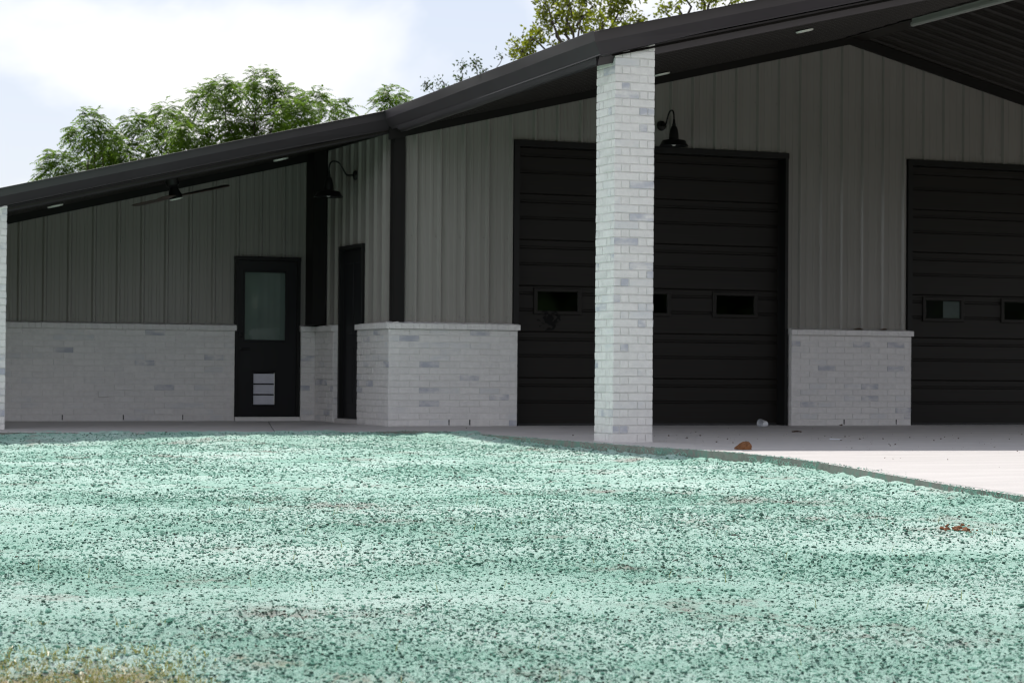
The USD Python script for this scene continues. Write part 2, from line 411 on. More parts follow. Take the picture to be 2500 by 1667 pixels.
def mulch_base(x, y):
    x = np.asarray(x, float); y = np.asarray(y, float)
    d = shapely.distance(slab_poly, shapely.points(x, y))
    side = smooth01((-2.6 - y) / 0.8)
    z = -0.105 + 0.055 * np.exp(-d / (0.7 - 0.5 * side)) - side * 0.012 * np.exp(-d / 0.12)
    left = smooth01((-x - 0.2) / 0.8) * smooth01((y + 5) / 2.0)
    z += left * 0.028 * np.exp(-((d) / 0.9) ** 2) * smooth01((x + 4.8) / 1.5)
    z += -0.105 * np.exp(-(((x + 5.1) / 1.9) ** 2 + ((y + 2.0) / 0.85) ** 2))
    z += 0.062 * np.exp(-(((x + 0.06) / 0.22) ** 2 + ((y + 2.9) / 1.35) ** 2))
    z += 0.034 * (fbm(np.stack([x * 5.0, y * 5.0, 0 * x + 9], -1), 3, 55) - 0.5) * np.exp(-d / 0.15)
    p = np.stack([x * 0.55 + 3.1, y * 0.55, 0 * x], -1)
    fade = smooth01(d / 2.5)
    z += fade * 0.075 * (fbm(p, 3, 11) - 0.5)
    p = np.stack([x * 2.3, y * 2.3, 0 * x + 4], -1)
    z += (0.25 + 0.75 * smooth01(d / 0.6)) * 0.045 * (fbm(p, 3, 5) - 0.5)
    return z


def crumb_density(x, y):
    p = np.stack([np.asarray(x) * 0.9 + 7, np.asarray(y) * 0.9, 0 * np.asarray(x) + 2], -1)
    return smooth01((fbm(p, 4, 21) - 0.33) / 0.32)


def mulch_z(x, y, fine=True):
    z = mulch_base(x, y)
    if fine:
        dn = crumb_density(x, y)
        p = np.stack([x * 46, y * 46, 0 * x], -1)
        a = noise(p, 31); b = noise(p * 2.3 + 5, 32)
        c = noise(np.stack([x * 14, y * 14, 0 * x], -1), 33)
        z = z + (0.4 + 0.9 * dn) * (0.020 * np.maximum(0, a - 0.45) + 0.007 * (b - 0.5)) + 0.014 * (c - 0.5)
    return z


C2 = CAM[:2]; F2 = FWD[:2] / np.linalg.norm(FWD[:2]); R2 = np.array([F2[1], -F2[0]])
r0, r1 = 4.3, 27.5
rows = int(math.log(r1 / r0) / 0.0022)
rr = r0 * np.exp(np.linspace(0, math.log(r1 / r0), rows))
th = np.linspace(-math.radians(19), math.radians(19), 860)
RR, TH = np.meshgrid(rr, th, indexing='ij')
MX = C2[0] + RR * (np.cos(TH) * F2[0] + np.sin(TH) * R2[0])
MY = C2[1] + RR * (np.cos(TH) * F2[1] + np.sin(TH) * R2[1])
MZ = mulch_z(MX, MY)
inside = shapely.contains_xy(slab_poly.buffer(-0.03), MX, MY)
edge = smooth01(np.minimum(np.minimum((RR - r0) / 0.4, (r1 - RR) / 1.0), (math.radians(19) - np.abs(TH)) * RR / 0.4))
MZ = -0.32 + (MZ + 0.32) * edge
skip = shapely.contains_xy(slab_poly.buffer(-0.25), MX, MY) | (MY > 1.0)
mound = inside & ~skip
MZ = np.where(inside & (MZ < slab_z(MX, MY) + 0.004), np.minimum(MZ, -0.05), MZ)
V, F = grid_mesh(np.stack([MX, MY, MZ], -1))
keep = ~skip.ravel()[F].any(1)
F = F[keep][:, ::-1]
used = np.unique(F); remap = np.full(len(V), -1); remap[used] = np.arange(len(used))
obj('mulch_ground', (V[used], remap[F]), 'mulch', kind='structure', smooth=True, label='ground sprayed with crumbly mint green seed mulch')


def lump(seed, sub=1, rough=0.45, squash=0.75):
    s = trimesh.creation.icosphere(subdivisions=sub)
    v = s.vertices
    k = 1 + rough * (fbm(v * 1.6 + seed * 7.3, 3, seed) - 0.5) * 2
    v = v * k[:, None] * np.array([1, 0.85, squash])
    return trimesh.Trimesh(v, s.faces, process=False)


# loose clods of mulch: far more than anyone could count
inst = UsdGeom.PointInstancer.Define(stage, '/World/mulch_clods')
tag(inst.GetPrim(), 'loose crumbs and clods of mint mulch scattered over the sprayed ground, dark ones coloured as shade specks', 'mulch', kind='stuff')
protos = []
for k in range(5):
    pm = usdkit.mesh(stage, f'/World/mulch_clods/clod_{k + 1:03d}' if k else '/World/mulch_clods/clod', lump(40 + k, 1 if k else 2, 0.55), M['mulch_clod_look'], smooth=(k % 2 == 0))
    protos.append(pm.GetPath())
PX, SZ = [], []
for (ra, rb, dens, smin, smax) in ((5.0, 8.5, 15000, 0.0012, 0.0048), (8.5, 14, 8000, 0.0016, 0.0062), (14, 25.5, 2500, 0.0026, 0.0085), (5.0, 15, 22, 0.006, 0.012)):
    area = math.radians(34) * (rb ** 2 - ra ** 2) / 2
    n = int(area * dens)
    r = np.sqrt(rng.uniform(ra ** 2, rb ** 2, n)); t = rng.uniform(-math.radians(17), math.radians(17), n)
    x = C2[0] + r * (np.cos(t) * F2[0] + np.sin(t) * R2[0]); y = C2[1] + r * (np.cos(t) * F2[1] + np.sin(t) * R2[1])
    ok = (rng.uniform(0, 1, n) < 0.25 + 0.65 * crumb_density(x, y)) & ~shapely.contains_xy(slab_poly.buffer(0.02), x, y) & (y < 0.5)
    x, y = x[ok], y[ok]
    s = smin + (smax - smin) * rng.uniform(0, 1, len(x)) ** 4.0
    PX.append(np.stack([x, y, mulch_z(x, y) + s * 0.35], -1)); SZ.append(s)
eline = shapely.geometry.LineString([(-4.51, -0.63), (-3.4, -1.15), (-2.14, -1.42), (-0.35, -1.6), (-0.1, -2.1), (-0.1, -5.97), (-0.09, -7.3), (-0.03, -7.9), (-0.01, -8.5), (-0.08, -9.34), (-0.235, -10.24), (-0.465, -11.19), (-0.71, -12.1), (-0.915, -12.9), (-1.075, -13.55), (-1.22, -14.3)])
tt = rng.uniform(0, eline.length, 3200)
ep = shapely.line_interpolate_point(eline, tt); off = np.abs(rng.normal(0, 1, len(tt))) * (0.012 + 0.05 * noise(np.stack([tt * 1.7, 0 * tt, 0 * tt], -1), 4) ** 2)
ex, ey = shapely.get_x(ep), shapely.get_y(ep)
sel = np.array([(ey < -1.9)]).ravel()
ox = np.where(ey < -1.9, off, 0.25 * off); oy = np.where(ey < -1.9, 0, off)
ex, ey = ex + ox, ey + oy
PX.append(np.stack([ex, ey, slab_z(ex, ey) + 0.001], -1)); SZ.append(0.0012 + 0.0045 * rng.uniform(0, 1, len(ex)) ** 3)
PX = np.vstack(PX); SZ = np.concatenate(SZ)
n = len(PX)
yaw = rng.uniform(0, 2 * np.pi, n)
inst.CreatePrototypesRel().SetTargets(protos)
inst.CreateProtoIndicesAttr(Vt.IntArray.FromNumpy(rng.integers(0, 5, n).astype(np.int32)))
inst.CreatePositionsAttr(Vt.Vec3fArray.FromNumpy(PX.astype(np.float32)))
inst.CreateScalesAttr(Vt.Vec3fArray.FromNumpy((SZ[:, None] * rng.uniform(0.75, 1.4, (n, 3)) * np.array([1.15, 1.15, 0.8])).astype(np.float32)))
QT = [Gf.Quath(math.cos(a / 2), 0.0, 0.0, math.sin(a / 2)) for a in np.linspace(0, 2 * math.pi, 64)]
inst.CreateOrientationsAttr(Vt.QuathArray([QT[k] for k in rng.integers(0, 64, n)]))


# ------------------------------------------------------------------ brickwork
BL, BH, MJ, NC = 0.254, 0.0762, 0.0075, 15
HB = NC * BH          # 1.143
BRICK_CACHE = {}


def brick_mesh(L, d=0.055, c=0.0035, var=0):
    key = (round(L, 3), var)
    if key not in BRICK_CACHE:
        lr = random.Random(var * 131 + int(L * 1000))
        h = BH - MJ
        # front at y=0, x from -L/2..L/2, z 0..h ; chamfered front edge and slightly uneven face
        a = [(-L / 2, 0), (L / 2, 0), (L / 2, h), (-L / 2, h)]
        ins = [(-L / 2 + c, c), (L / 2 - c, c), (L / 2 - c, h - c), (-L / 2 + c, h - c)]
        v = [(x, -0.0 + lr.uniform(-0.0015, 0.0015), z) for x, z in ins] + [(x + lr.uniform(-.001, .001), c, z) for x, z in a] + [(x, d, z) for x, z in a]
        f = [(0, 1, 2), (0, 2, 3)]
        for k in range(4):
            j = (k + 1) % 4
            f += [(k, 4 + k, 4 + j), (k, 4 + j, j), (4 + k, 8 + k, 8 + j), (4 + k, 8 + j, 4 + j)]
        BRICK_CACHE[key] = (np.array(v, float), np.array(f))
    return BRICK_CACHE[key]


def frame_matrix(origin, u, nrm, tilt=0.0):
    """local x -> u, local -y -> outward normal nrm, z up"""
    u = np.array([u[0], u[1], 0.0]); yv = -np.array([nrm[0], nrm[1], 0.0])
    return Gf.Matrix4d(*[float(q) for q in (*u, 0, *yv, 0, 0, 0, 1, 0, *origin, 1)])


def pick_brick(r):
    q = r.random()
    return 'worn_brick' if q < 0.075 else ('thin_wash_brick' if q < 0.20 else 'white_brick')


def brick_face(parent, o, u, nrm, L, courses, z0=0.0, phase=0.0, seed=0, single=True, name='brick', pattern=None, ztop_fn=None):
    """Running bond on one face from point o along u for L metres. single: every brick its own mesh, else one joined part."""
    r = random.Random(seed)
    joined = {}
    for c in range(courses):
        z = z0 + c * BH + MJ * 0.5
        if pattern:
            cuts, s = [], 0.0
            for w in (pattern if c % 2 == 0 else pattern[::-1]):
                cuts.append((s, s + w)); s += w
        else:
            off = (phase + (BL / 2 if c % 2 else 0)) % BL
            xs = [0.0] + [x for x in np.arange(off if off > 0.02 else off + BL, L - 0.02, BL)] + [L]
            cuts = list(zip(xs[:-1], xs[1:]))
        for a, b in cuts:
            w = b - a - MJ
            if w < 0.03:
                w = b - a - 0.003
            mid = (a + b) / 2
            jit = r.uniform(-0.0025, 0.0015)
            org = np.array([o[0] + u[0] * mid - nrm[0] * jit, o[1] + u[1] * mid - nrm[1] * jit, z])
            if ztop_fn is not None and z + BH > ztop_fn(org[0], org[1]):
                continue
            mm = frame_matrix(org, u, nrm)
            bm = brick_mesh(w, var=r.randrange(4))
            mt = pick_brick(r)
            if single:
                obj(name, bm, mt, parent, matrix=mm)
            else:
                R = np.array(mm).reshape(4, 4)
                joined.setdefault(mt, []).append(trimesh.Trimesh(bm[0] @ R[:3, :3] + R[3, :3], bm[1], process=False))
    if joined:
        for mt, ms in joined.items():
            obj('brick_courses', cat(ms), mt, parent, kind='stuff')


def cap_row(parent, o, u, nrm, L, z0, depth=0.12, seed=0, over=0.028):
    """sloping rowlock cap, each brick on edge"""
    r = random.Random(seed)
    ms = []
    n = max(1, round(L / 0.0765)); w = L / n
    for k in range(n):
        a, b = k * w + 0.0012, (k + 1) * w - 0.0012
        j = r.uniform(-0.003, 0.003); jz = r.uniform(-0.002, 0.002)
        q = []
        for s in (a, b):
            for (d, z) in ((over + j, z0), (over + j, z0 + 0.064 + jz), (-depth, z0 + 0.085 + jz), (-depth, z0)):
                q.append((o[0] + u[0] * s + nrm[0] * d, o[1] + u[1] * s + nrm[1] * d, z))
        ms.append(trimesh.convex.convex_hull(np.array(q)))
    obj('rowlock_cap', cat(ms), 'white_brick', parent, kind='stuff')


def weep(parent, x, y, u, nrm, z=0.015):
    p0 = np.array([x, y]); pts = []
    for s in (-0.006, 0.006):
        for d in (0.0025, -0.02):
            for zz in (z, z + 0.062):
                q = p0 + np.array(u) * s + np.array(nrm) * d
                pts.append((q[0], q[1], zz))
    obj('weep_hole', trimesh.convex.convex_hull(np.array(pts)), 'weep_dark', parent)


T = 0.10   # brick veneer thickness
FRONT, LEFTN = (0, -1), (-1, 0)
DL = 2.87
# corner section: front pier and its return beside the side door
w1 = xf('brick_wainscot', label='white brick knee wall wrapping the corner left of the first garage door', cat='brick wall')
brick_face(w1, (0, 0), (1, 0), FRONT, 1.632, NC, seed=1)
brick_face(w1, (0, 1.17), (0, -1), LEFTN, 1.17, NC, seed=2, phase=0.09, single=False)
obj('brick_core', cat([box(0.004, 1.628, 0.004, T, -0.05, HB + 0.05), box(0.006, T, T, 1.164, -0.05, HB + 0.05)]), 'mortar', w1)
cap_row(w1, (0, 0), (1, 0), FRONT, 1.655, HB, seed=3)
cap_row(w1, (0, 1.19), (0, -1), LEFTN, 1.19, HB, seed=4)
for x in (0.76, 1.024):
    weep(w1, x, 0, (1, 0), FRONT)
# between the garage doors
w2 = xf('brick_wainscot', label='white brick knee wall panel between the two garage doors', cat='brick wall')
brick_face(w2, (5.362, 0), (1, 0), FRONT, 1.76, NC, seed=5)
brick_face(w2, (5.362, T), (0, -1), LEFTN, T, NC, seed=6, single=False)
obj('brick_core', box(5.366, 7.118, 0.004, T, -0.05, HB + 0.05), 'mortar', w2)
cap_row(w2, (5.352, 0), (1, 0), FRONT, 1.79, HB, seed=7)
for x in (6.13, 6.90):
    weep(w2, x, 0, (1, 0), FRONT)
# left porch wall
w3 = xf('brick_wainscot', label='long shaded white brick knee wall left of the glazed porch door', cat='brick wall')
XL0 = -6.13
brick_face(w3, (-4.606, DL), (1, 0), FRONT, 4.606 - 1.06, NC, seed=8, phase=0.1)
brick_face(w3, (XL0, DL), (1, 0), FRONT, -4.606 - XL0, NC, seed=9, phase=0.1, single=False)
obj('brick_core', box(XL0, -1.064, DL + 0.004, DL + T, -0.05, HB + 0.05), 'mortar', w3)
cap_row(w3, (XL0, DL), (1, 0), FRONT, -1.045 - XL0, HB, seed=10)
for x in (-3.24, -2.481, -1.728):
    weep(w3, x, DL, (1, 0), FRONT)
obj('outlet_cover', bevel_box(-2.80, -2.664, DL - 0.022, DL + 0.005, 0.297, 0.368, 0.004), 'white_brick', w3, label='white rectangular cover plate low on the wall')
# inner corner section
w4 = xf('brick_wainscot', label='short white brick knee wall in the inner corner between the two porch doors', cat='brick wall')
brick_face(w4, (-0.19, DL), (1, 0), FRONT, 0.19, NC, seed=11, single=False)
brick_face(w4, (0, DL), (0, -1), LEFTN, DL - 2.11, NC, seed=12, single=False)
brick_face(w4, (0.0, 2.11), (1, 0), FRONT, T, NC, seed=13, single=False)
obj('brick_core', cat([box(-0.184, 0.006, DL + 0.006, DL + T, -0.05, HB + 0.05), box(0.006, T - 0.004, 2.116, DL + T, -0.05, HB + 0.05)]), 'mortar', w4)
cap_row(w4, (-0.2, DL), (1, 0), FRONT, 0.2, HB, seed=14)
cap_row(w4, (0, DL), (0, -1), LEFTN, DL - 2.10, HB, seed=15)
weep(w4, 0.0, 2.38, (0, -1), LEFTN)


def column(name, label, x0, y0, w, z0, top_fn, single_faces, seed):
    t = xf(name, label=label, cat='column', group=None)
    hmax = top_fn(x0 + w, y0) + 0.02
    nco = int((hmax - z0) / BH) + 1
    pat = [0.2545, 0.085, w - 0.2545 - 0.085]
    faces = [((x0, y0), (1, 0), (0, -1)), ((x0, y0 + w), (0, -1), (-1, 0)), ((x0 + w, y0), (0, 1), (1, 0)), ((x0 + w, y0 + w), (-1, 0), (0, 1))]
    for k, (o, u, nr) in enumerate(faces):
        brick_face(t, o, u, nr, w, nco, z0=z0, seed=seed + k, single=k in single_faces, pattern=pat, ztop_fn=lambda a, b: top_fn(a, b) + 0.012)
    # core with a sloping mortared top
    i = 0.006
    cr = [(x0 + i, y0 + i), (x0 + w - i, y0 + i), (x0 + w - i, y0 + w - i), (x0 + i, y0 + w - i)]
    v = [(a, b, z0 - 0.1) for a, b in cr] + [(a, b, top_fn(a, b) + 0.02) for a, b in cr]
    obj('column_core', trimesh.convex.convex_hull(np.array(v)), 'mortar', t)
    # lumpy mortar wash under the trim
    n = 15
    for (o, u, nr) in faces[:2]:
        pts, rad = [], []
        for k in range(n):
            s = w * k / (n - 1)
            px, py = o[0] + u[0] * s + nr[0] * -0.006, o[1] + u[1] * s + nr[1] * -0.006
            pts.append((px, py, top_fn(px, py) + 0.012 + random.uniform(-0.004, 0.006))); rad.append(random.uniform(0.011, 0.019))
        obj('mortar_wash', tube(pts, rad, 7), 'mortar', t, smooth=50)
    obj('mortar_bed', bevel_box(x0 - 0.006, x0 + w + 0.006, y0 - 0.006, y0 + w + 0.006, z0 - 0.06, z0 + 0.006, 0.004), 'mortar', t)
    return t


column('brick_column', 'tall white painted brick column at the front corner of the porch roof', 0.16, -5.87, 0.413, 0.0,
       lambda x, y: zsof(x, y) + 0.03, (0, 1), 30)
column('brick_column', 'white painted brick column cut off by the left picture edge', -4.83, 0.06, 0.413, -0.04,
       lambda x, y: zsof(x, y) + 0.0, (0,), 50)

# ------------------------------------------------------------------ the building
B = xf('metal_building', label='long low shop building with pale ribbed metal walls and dark gabled porch roof', cat='building')
RIB = 0.3048


def rib_profile(a, b, phase):
    """points (s, d) of the ribbed profile between a and b"""
    pts = {a: None, b: None}
    out = []
    k0 = math.floor((a - phase) / RIB) - 1; k1 = math.ceil((b - phase) / RIB) + 1
    raw = []
    for k in range(k0, k1 + 1):
        c = phase + k * RIB
        raw += [(c - 0.032, 0), (c - 0.0125, 0.032), (c + 0.0125, 0.032), (c + 0.032, 0)]
        for mc in (c + RIB / 3, c + 2 * RIB / 3):
            raw += [(mc - 0.024, 0), (mc - 0.014, 0.0055), (mc + 0.014, 0.0055), (mc + 0.024, 0)]
    raw = np.array(sorted(raw))
    s = np.unique(np.concatenate([[a, b], raw[(raw[:, 0] > a) & (raw[:, 0] < b), 0]]))
    return s, np.interp(s, raw[:, 0], raw[:, 1])


def ribbed_wall(parent, place, a, b, phase, zb, zt, breaks=(), name='metal_panel', sheet=3 * RIB, material='ribbed_sheet'):
    """place(s, d, z) -> xyz arrays; zb(s), zt(s) bottom and top; one mesh per 36 inch sheet"""
    k = math.floor((a - phase) / sheet)
    while phase + k * sheet < b:
        sa, sb = max(a, phase + k * sheet), min(b, phase + (k + 1) * sheet)
        k += 1
        if sb - sa < 0.02:
            continue
        s, d = rib_profile(sa, sb, phase)
        s2 = np.unique(np.concatenate([s, [q for q in breaks if sa < q < sb]]))
        d2 = np.interp(s2, s, d)
        vs, fs = [], []
        for i in range(len(s2) - 1):
            mid = (s2[i] + s2[i + 1]) / 2
            z0 = zb(mid)
            z1a, z1b = zt(s2[i]), zt(s2[i + 1])
            if z1a - z0 < 0.01:
                continue
            base = len(vs)
            for (q, dd, z) in ((s2[i], d2[i], z0), (s2[i + 1], d2[i + 1], z0), (s2[i + 1], d2[i + 1], z1b), (s2[i], d2[i], z1a)):
                vs.append(place(q, dd, z))
            fs.append((base, base + 1, base + 2, base + 3))
        if fs:
            obj(name, (np.array(vs, float), np.array(fs)), material, parent)


WY, PY = 0.11, 0.078
G1, G2 = (1.60, 5.345), (7.105, 10.85)
GH = 3.42
# front gable wall
fw = xf('front_wall', parent=B)


def fzb(s):
    return GH if (G1[0] < s < G1[1] or G2[0] < s < G2[1]) else HB + 0.06


ribbed_wall(fw, lambda s, d, z: (s, WY - d, z), 0.14, 12.45, 0.357, fzb, lambda s: float(zsof(s, 0)) - 0.06, breaks=(*G1, *G2, XR))
lw = xf('porch_wall', parent=B)
ribbed_wall(lw, lambda s, d, z: (s, DL + WY - d, z), -9.2, 0.0, -3.759, lambda s: 2.07 if -1.05 < s < -0.19 else HB + 0.06,
            lambda s: float(zsof(s, 3)) - 0.06, breaks=(-1.05, -0.19))
rw = xf('return_wall', parent=B)
ribbed_wall(rw, lambda s, d, z: (WY - d, s, z), 0.12, DL + 0.08, 0.2, lambda s: 2.18 if 1.17 < s < 2.10 else HB + 0.06,
            lambda s: 3.47, breaks=(1.17, 2.10))
# unseen sides close the shell
obj('rear_wall', cat([box(-9.2, 12.45, 13.9, 14.0, -0.3, 2.2), box(12.4, 12.5, 0.2, 14, -0.3, 3.6), box(-9.3, -9.2, 2.97, 14, -0.3, 1.6)]), 'interior_dark', B)
gv = np.array([(-9.2, 13.95, 1.5), (12.45, 13.95, 3.5), (12.45, 13.95, float(zsof(12.45, 0))), (XR, 13.95, float(zsof(XR, 0))), (-9.2, 13.95, float(zsof(-9.2, 0)))])
obj('rear_wall', trimesh.Trimesh(gv, [(0, 1, 2), (0, 2, 3), (0, 3, 4)], process=False), 'interior_dark', B)
obj('inner_floor', trimesh.Trimesh([(0.12, 0.3, 0.01), (12.4, 0.3, 0.01), (12.4, 13.9, 0.01), (0.12, 13.9, 0.01)], [(0, 1, 2), (0, 2, 3)], process=False), 'interior_dark', B)
obj('base_sill', cat([box(0.12, 1.6, T, 0.2, -0.1, HB + 0.06), box(5.345, 7.105, T, 0.2, -0.1, HB + 0.06), box(10.85, 12.4, T, 0.2, -0.1, HB + 0.06),
                      box(-9.2, -1.05, DL + T, DL + 0.2, -0.1, HB + 0.06)]), 'interior_dark', B)


# screws in rows
def screws(parent, pts, nrm):
    ms = []
    for p in pts:
        c = trimesh.creation.cylinder(0.008, 0.012, sections=6)
        R = trimesh.geometry.align_vectors([0, 0, 1], nrm)
        c.apply_transform(R); c.apply_translation(p); ms.append(c)
    obj('screw', cat(ms), 'screw_metal', parent, kind='stuff')


rows_f = [1.30, 2.24, 3.55]
pts = []
for k in range(40):
    for side in (-0.05, ):
        x = 0.357 + k * RIB + side
        for z in rows_f + [4.05]:
            if x < 12.3 and fzb(x) < z - 0.05 and z < float(zsof(x, 0)) - 0.4 and x > 0.3 and random.random() < 0.93:
                pts.append((x, WY - 0.003, z))
screws(fw, pts, (0, -1, 0))
pts = []
for k in range(-17, 13):
    x = -3.759 + k * RIB + 0.05
    for z in (1.31, 2.28):
        if x < -0.1 and not (-1.1 < x < -0.15 and z < 2.12) and z < float(zsof(x, 3)) - 0.35:
            pts.append((x, DL + WY - 0.003, z))
screws(lw, pts, (0, -1, 0))
# corner and gable trims
obj('corner_trim', cat([bevel_box(0.075, 0.215, 0.066, 0.074, HB + 0.075, 3.5), bevel_box(0.067, 0.075, 0.066, 0.19, HB + 0.075, 3.5)]), 'dark_post', B)
obj('inner_corner_post', bevel_box(-0.115, 0.06, 2.62, DL + WY - 0.035, HB + 0.08, 3.49, 0.006), 'dark_post', B)


def slope_strip(x0, x1, y0, y1, hi, lo, n=2):
    """a trim board following the roof slope between x0 and x1; hi and lo are drops below the roof top"""
    vs = []
    for x in (x0, x1):
        for y in (y0, y1):
            for h in (hi, lo):
                vs.append((x, y, float(ztop(x, 0)) - h))
    return trimesh.convex.convex_hull(np.array(vs))


obj('gable_trim', slope_strip(0.0, XR, 0.03, 0.075, SOF - 0.03, 0.345), 'dark_post', B)
obj('gable_trim', slope_strip(XR, 12.6, 0.03, 0.075, SOF - 0.03, 0.345), 'dark_post', B)
obj('gable_trim', slope_strip(-9.2, 0.06, DL + 0.03, DL + 0.075, SOF - 0.03, 0.345), 'dark_post', B)
obj('return_trim', box(0.03, 0.075, 0.19, DL + 0.03, 3.45, 3.56), 'dark_post', B)


# garage doors
def garage_door(x0, x1, pale_insert=False):
    g = xf('garage_door', parent=B)
    yd = 0.25
    xa, xb = x0 + 0.075, x1 - 0.05
    wins = [(x0 + x1) / 2 - 1.22, (x0 + x1) / 2 - 0.005, (x0 + x1) / 2 + 1.215]
    ww = 0.27
    SH = 0.5565
    for k in range(6):
        zb_ = 0.022 + k * SH
        prof = [(0.0, 0.012), (0.006, 0.004), (0.012, 0.0), (0.245, 0.0), (0.258, 0.010), (0.272, 0.010), (0.285, -0.004), (0.445, -0.004), (0.458, 0.010), (0.472, 0.010),
                (0.485, 0.0), (SH - 0.008, 0.0), (SH - 0.003, 0.008), (SH, 0.012)]
        holes = []
        if k == 2:
            holes = [(c - ww, c + ww, 0.256, 0.49) for c in wins]
        xs = [xa] + [q for h in holes for q in h[:2]] + [xb]
        zs = sorted(set([p[0] for p in prof] + [q for h in holes for q in h[2:]]))
        pz = np.array([p[0] for p in prof]); pd = np.array([p[1] for p in prof])
        vs, fs = [], []
        for i in range(len(xs) - 1):
            for j in range(len(zs) - 1):
                mx, mz = (xs[i] + xs[i + 1]) / 2, (zs[j] + zs[j + 1]) / 2
                if any(h[0] < mx < h[1] and h[2] < mz < h[3] for h in holes):
                    continue
                b = len(vs)
                for (q, z) in ((xs[i], zs[j]), (xs[i + 1], zs[j]), (xs[i + 1], zs[j + 1]), (xs[i], zs[j + 1])):
                    vs.append((q, yd + float(np.interp(z, pz, pd)), zb_ + z))
                fs.append((b, b + 1, b + 2, b + 3))
        obj('door_section', (np.array(vs), np.array(fs)), 'garage_skin', g)
    zc = 0.022 + 2 * SH
    for n_, c in enumerate(wins):
        o, i = (c - 0.318, c + 0.318, zc + 0.212, zc + 0.533), (c - 0.268, c + 0.268, zc + 0.258, zc + 0.488)
        fr = [bevel_box(o[0], o[1], yd - 0.022, yd + 0.02, o[2], i[2], 0.006), bevel_box(o[0], o[1], yd - 0.022, yd + 0.02, i[3], o[3], 0.006),
              bevel_box(o[0], i[0], yd - 0.0215, yd + 0.02, i[2] - 0.01, i[3] + 0.01, 0.006), bevel_box(i[1], o[1], yd - 0.0215, yd + 0.02, i[2] - 0.01, i[3] + 0.01, 0.006)]
        obj('window_frame', cat(fr), 'garage_skin', g)
        obj('window_pane', box(i[0] - 0.01, i[1] + 0.01, yd + 0.002, yd + 0.008, i[2] - 0.01, i[3] + 0.01), 'dark_glass', g)
        if pale_insert and n_ == 0:
            obj('taped_sheet', box(c + 0.012, c + 0.262, yd + 0.012, yd + 0.014, i[2] + 0.004, i[3] - 0.008), 'pale_insert', g, label='pale sheet behind the right half of the window')  # thin pale rectangle set just behind the pane
    # jambs, header and weather strip
    obj('side_jamb', cat([box(x0, x0 + 0.07, 0.062, 0.30, 0, GH), ]), 'black_metal', g)
    obj('side_jamb', cat([box(x1 - 0.045, x1 - 0.003, 0.062, 0.30, 0, GH)]), 'black_metal', g)
    obj('header_trim', box(x0 - 0.004, x1 + 0.004, 0.060, 0.30, GH - 0.062, GH + 0.012), 'black_metal', g)
    obj('weather_strip', box(xa, xb, yd + 0.004, yd + 0.03, 0.0, 0.03), 'weep_dark', g)
    return g


garage_door(*G1)
garage_door(*G2, pale_insert=True)

# glazed porch door with a pet door
d = xf('porch_door', parent=B)
yd = DL + 0.055
obj('door_frame', cat([bevel_box(-1.05, -1.005, yd - 0.03, yd + 0.08, 0.05, 2.085), bevel_box(-0.235, -0.19, yd - 0.03, yd + 0.08, 0.05, 2.085), bevel_box(-1.055, -0.185, yd - 0.032, yd + 0.08, 2.04, 2.09)]), 'black_metal', d)
LX0, LX1 = -1.003, -0.237
obj('door_slab', cat([box(LX0, -0.93, yd, yd + 0.045, 0.055, 2.038), box(-0.378, LX1, yd, yd + 0.045, 0.055, 2.038), box(-0.93, -0.378, yd, yd + 0.045, 1.90, 2.038),
                      box(-0.93, -0.378, yd, yd + 0.045, 0.63, 1.022), box(-0.93, -0.82, yd, yd + 0.045, 0.19, 0.63), box(-0.505, -0.378, yd, yd + 0.045, 0.19, 0.63), box(-0.93, -0.378, yd, yd + 0.045, 0.055, 0.19)]), 'black_door', d)
obj('glass_stop', cat([bevel_box(-0.945, -0.922, yd - 0.012, yd + 0.01, 1.008, 1.915), bevel_box(-0.388, -0.363, yd - 0.012, yd + 0.01, 1.008, 1.915),
                       bevel_box(-0.922, -0.388, yd - 0.0115, yd + 0.01, 1.008, 1.03), bevel_box(-0.922, -0.388, yd - 0.0115, yd + 0.01, 1.892, 1.915)]), 'black_door', d)
obj('glass_pane', box(-0.925, -0.385, yd + 0.012, yd + 0.018, 1.025, 1.897), 'dark_glass', d)
obj('window_shade', box(-0.93, -0.38, yd + 0.034, yd + 0.037, 1.02, 1.9), 'window_shade', d, label='pale blind behind the door glass')
obj('pet_door_frame', cat([bevel_box(-0.825, -0.802, yd - 0.014, yd + 0.02, 0.185, 0.635), bevel_box(-0.522, -0.50, yd - 0.014, yd + 0.02, 0.185, 0.635),
                           bevel_box(-0.802, -0.522, yd - 0.0135, yd + 0.02, 0.185, 0.206), bevel_box(-0.802, -0.522, yd - 0.0135, yd + 0.02, 0.61, 0.635)]), 'black_door', d)
for k in range(3):
    z0 = 0.207 + k * 0.1345
    obj('pet_door_flap', bevel_box(-0.80, -0.524, yd + 0.002, yd + 0.01, z0, z0 + 0.123, 0.002), 'pet_flap', d)
obj('pet_door_trim', bevel_box(-0.53, -0.522, yd - 0.008, yd + 0.004, 0.207, 0.609, 0.001), 'white_plastic', d)
for z in (0.325, 0.460):
    obj('pet_door_bar', box(-0.80, -0.524, yd - 0.004, yd + 0.006, z, z + 0.016), 'black_metal', d)
kn = lathe([(0.0, 0.0), (0.028, 0.0), (0.028, 0.008), (0.012, 0.012), (0.012, 0.03), (0.0, 0.03)], 20)
kn.apply_transform(trimesh.geometry.align_vectors([0, 0, 1], [0, -1, 0])); kn.apply_translation((-0.968, yd, 0.915))
obj('door_lever', cat([kn, bevel_box(-0.975, -0.86, yd - 0.05, yd - 0.035, 0.906, 0.924, 0.004), box(-0.977, -0.961, yd - 0.04, yd - 0.01, 0.908, 0.922)]), 'black_metal', d)
kd = lathe([(0.0, 0.0), (0.030, 0.0), (0.030, 0.012), (0.012, 0.02), (0.0, 0.02)], 20)
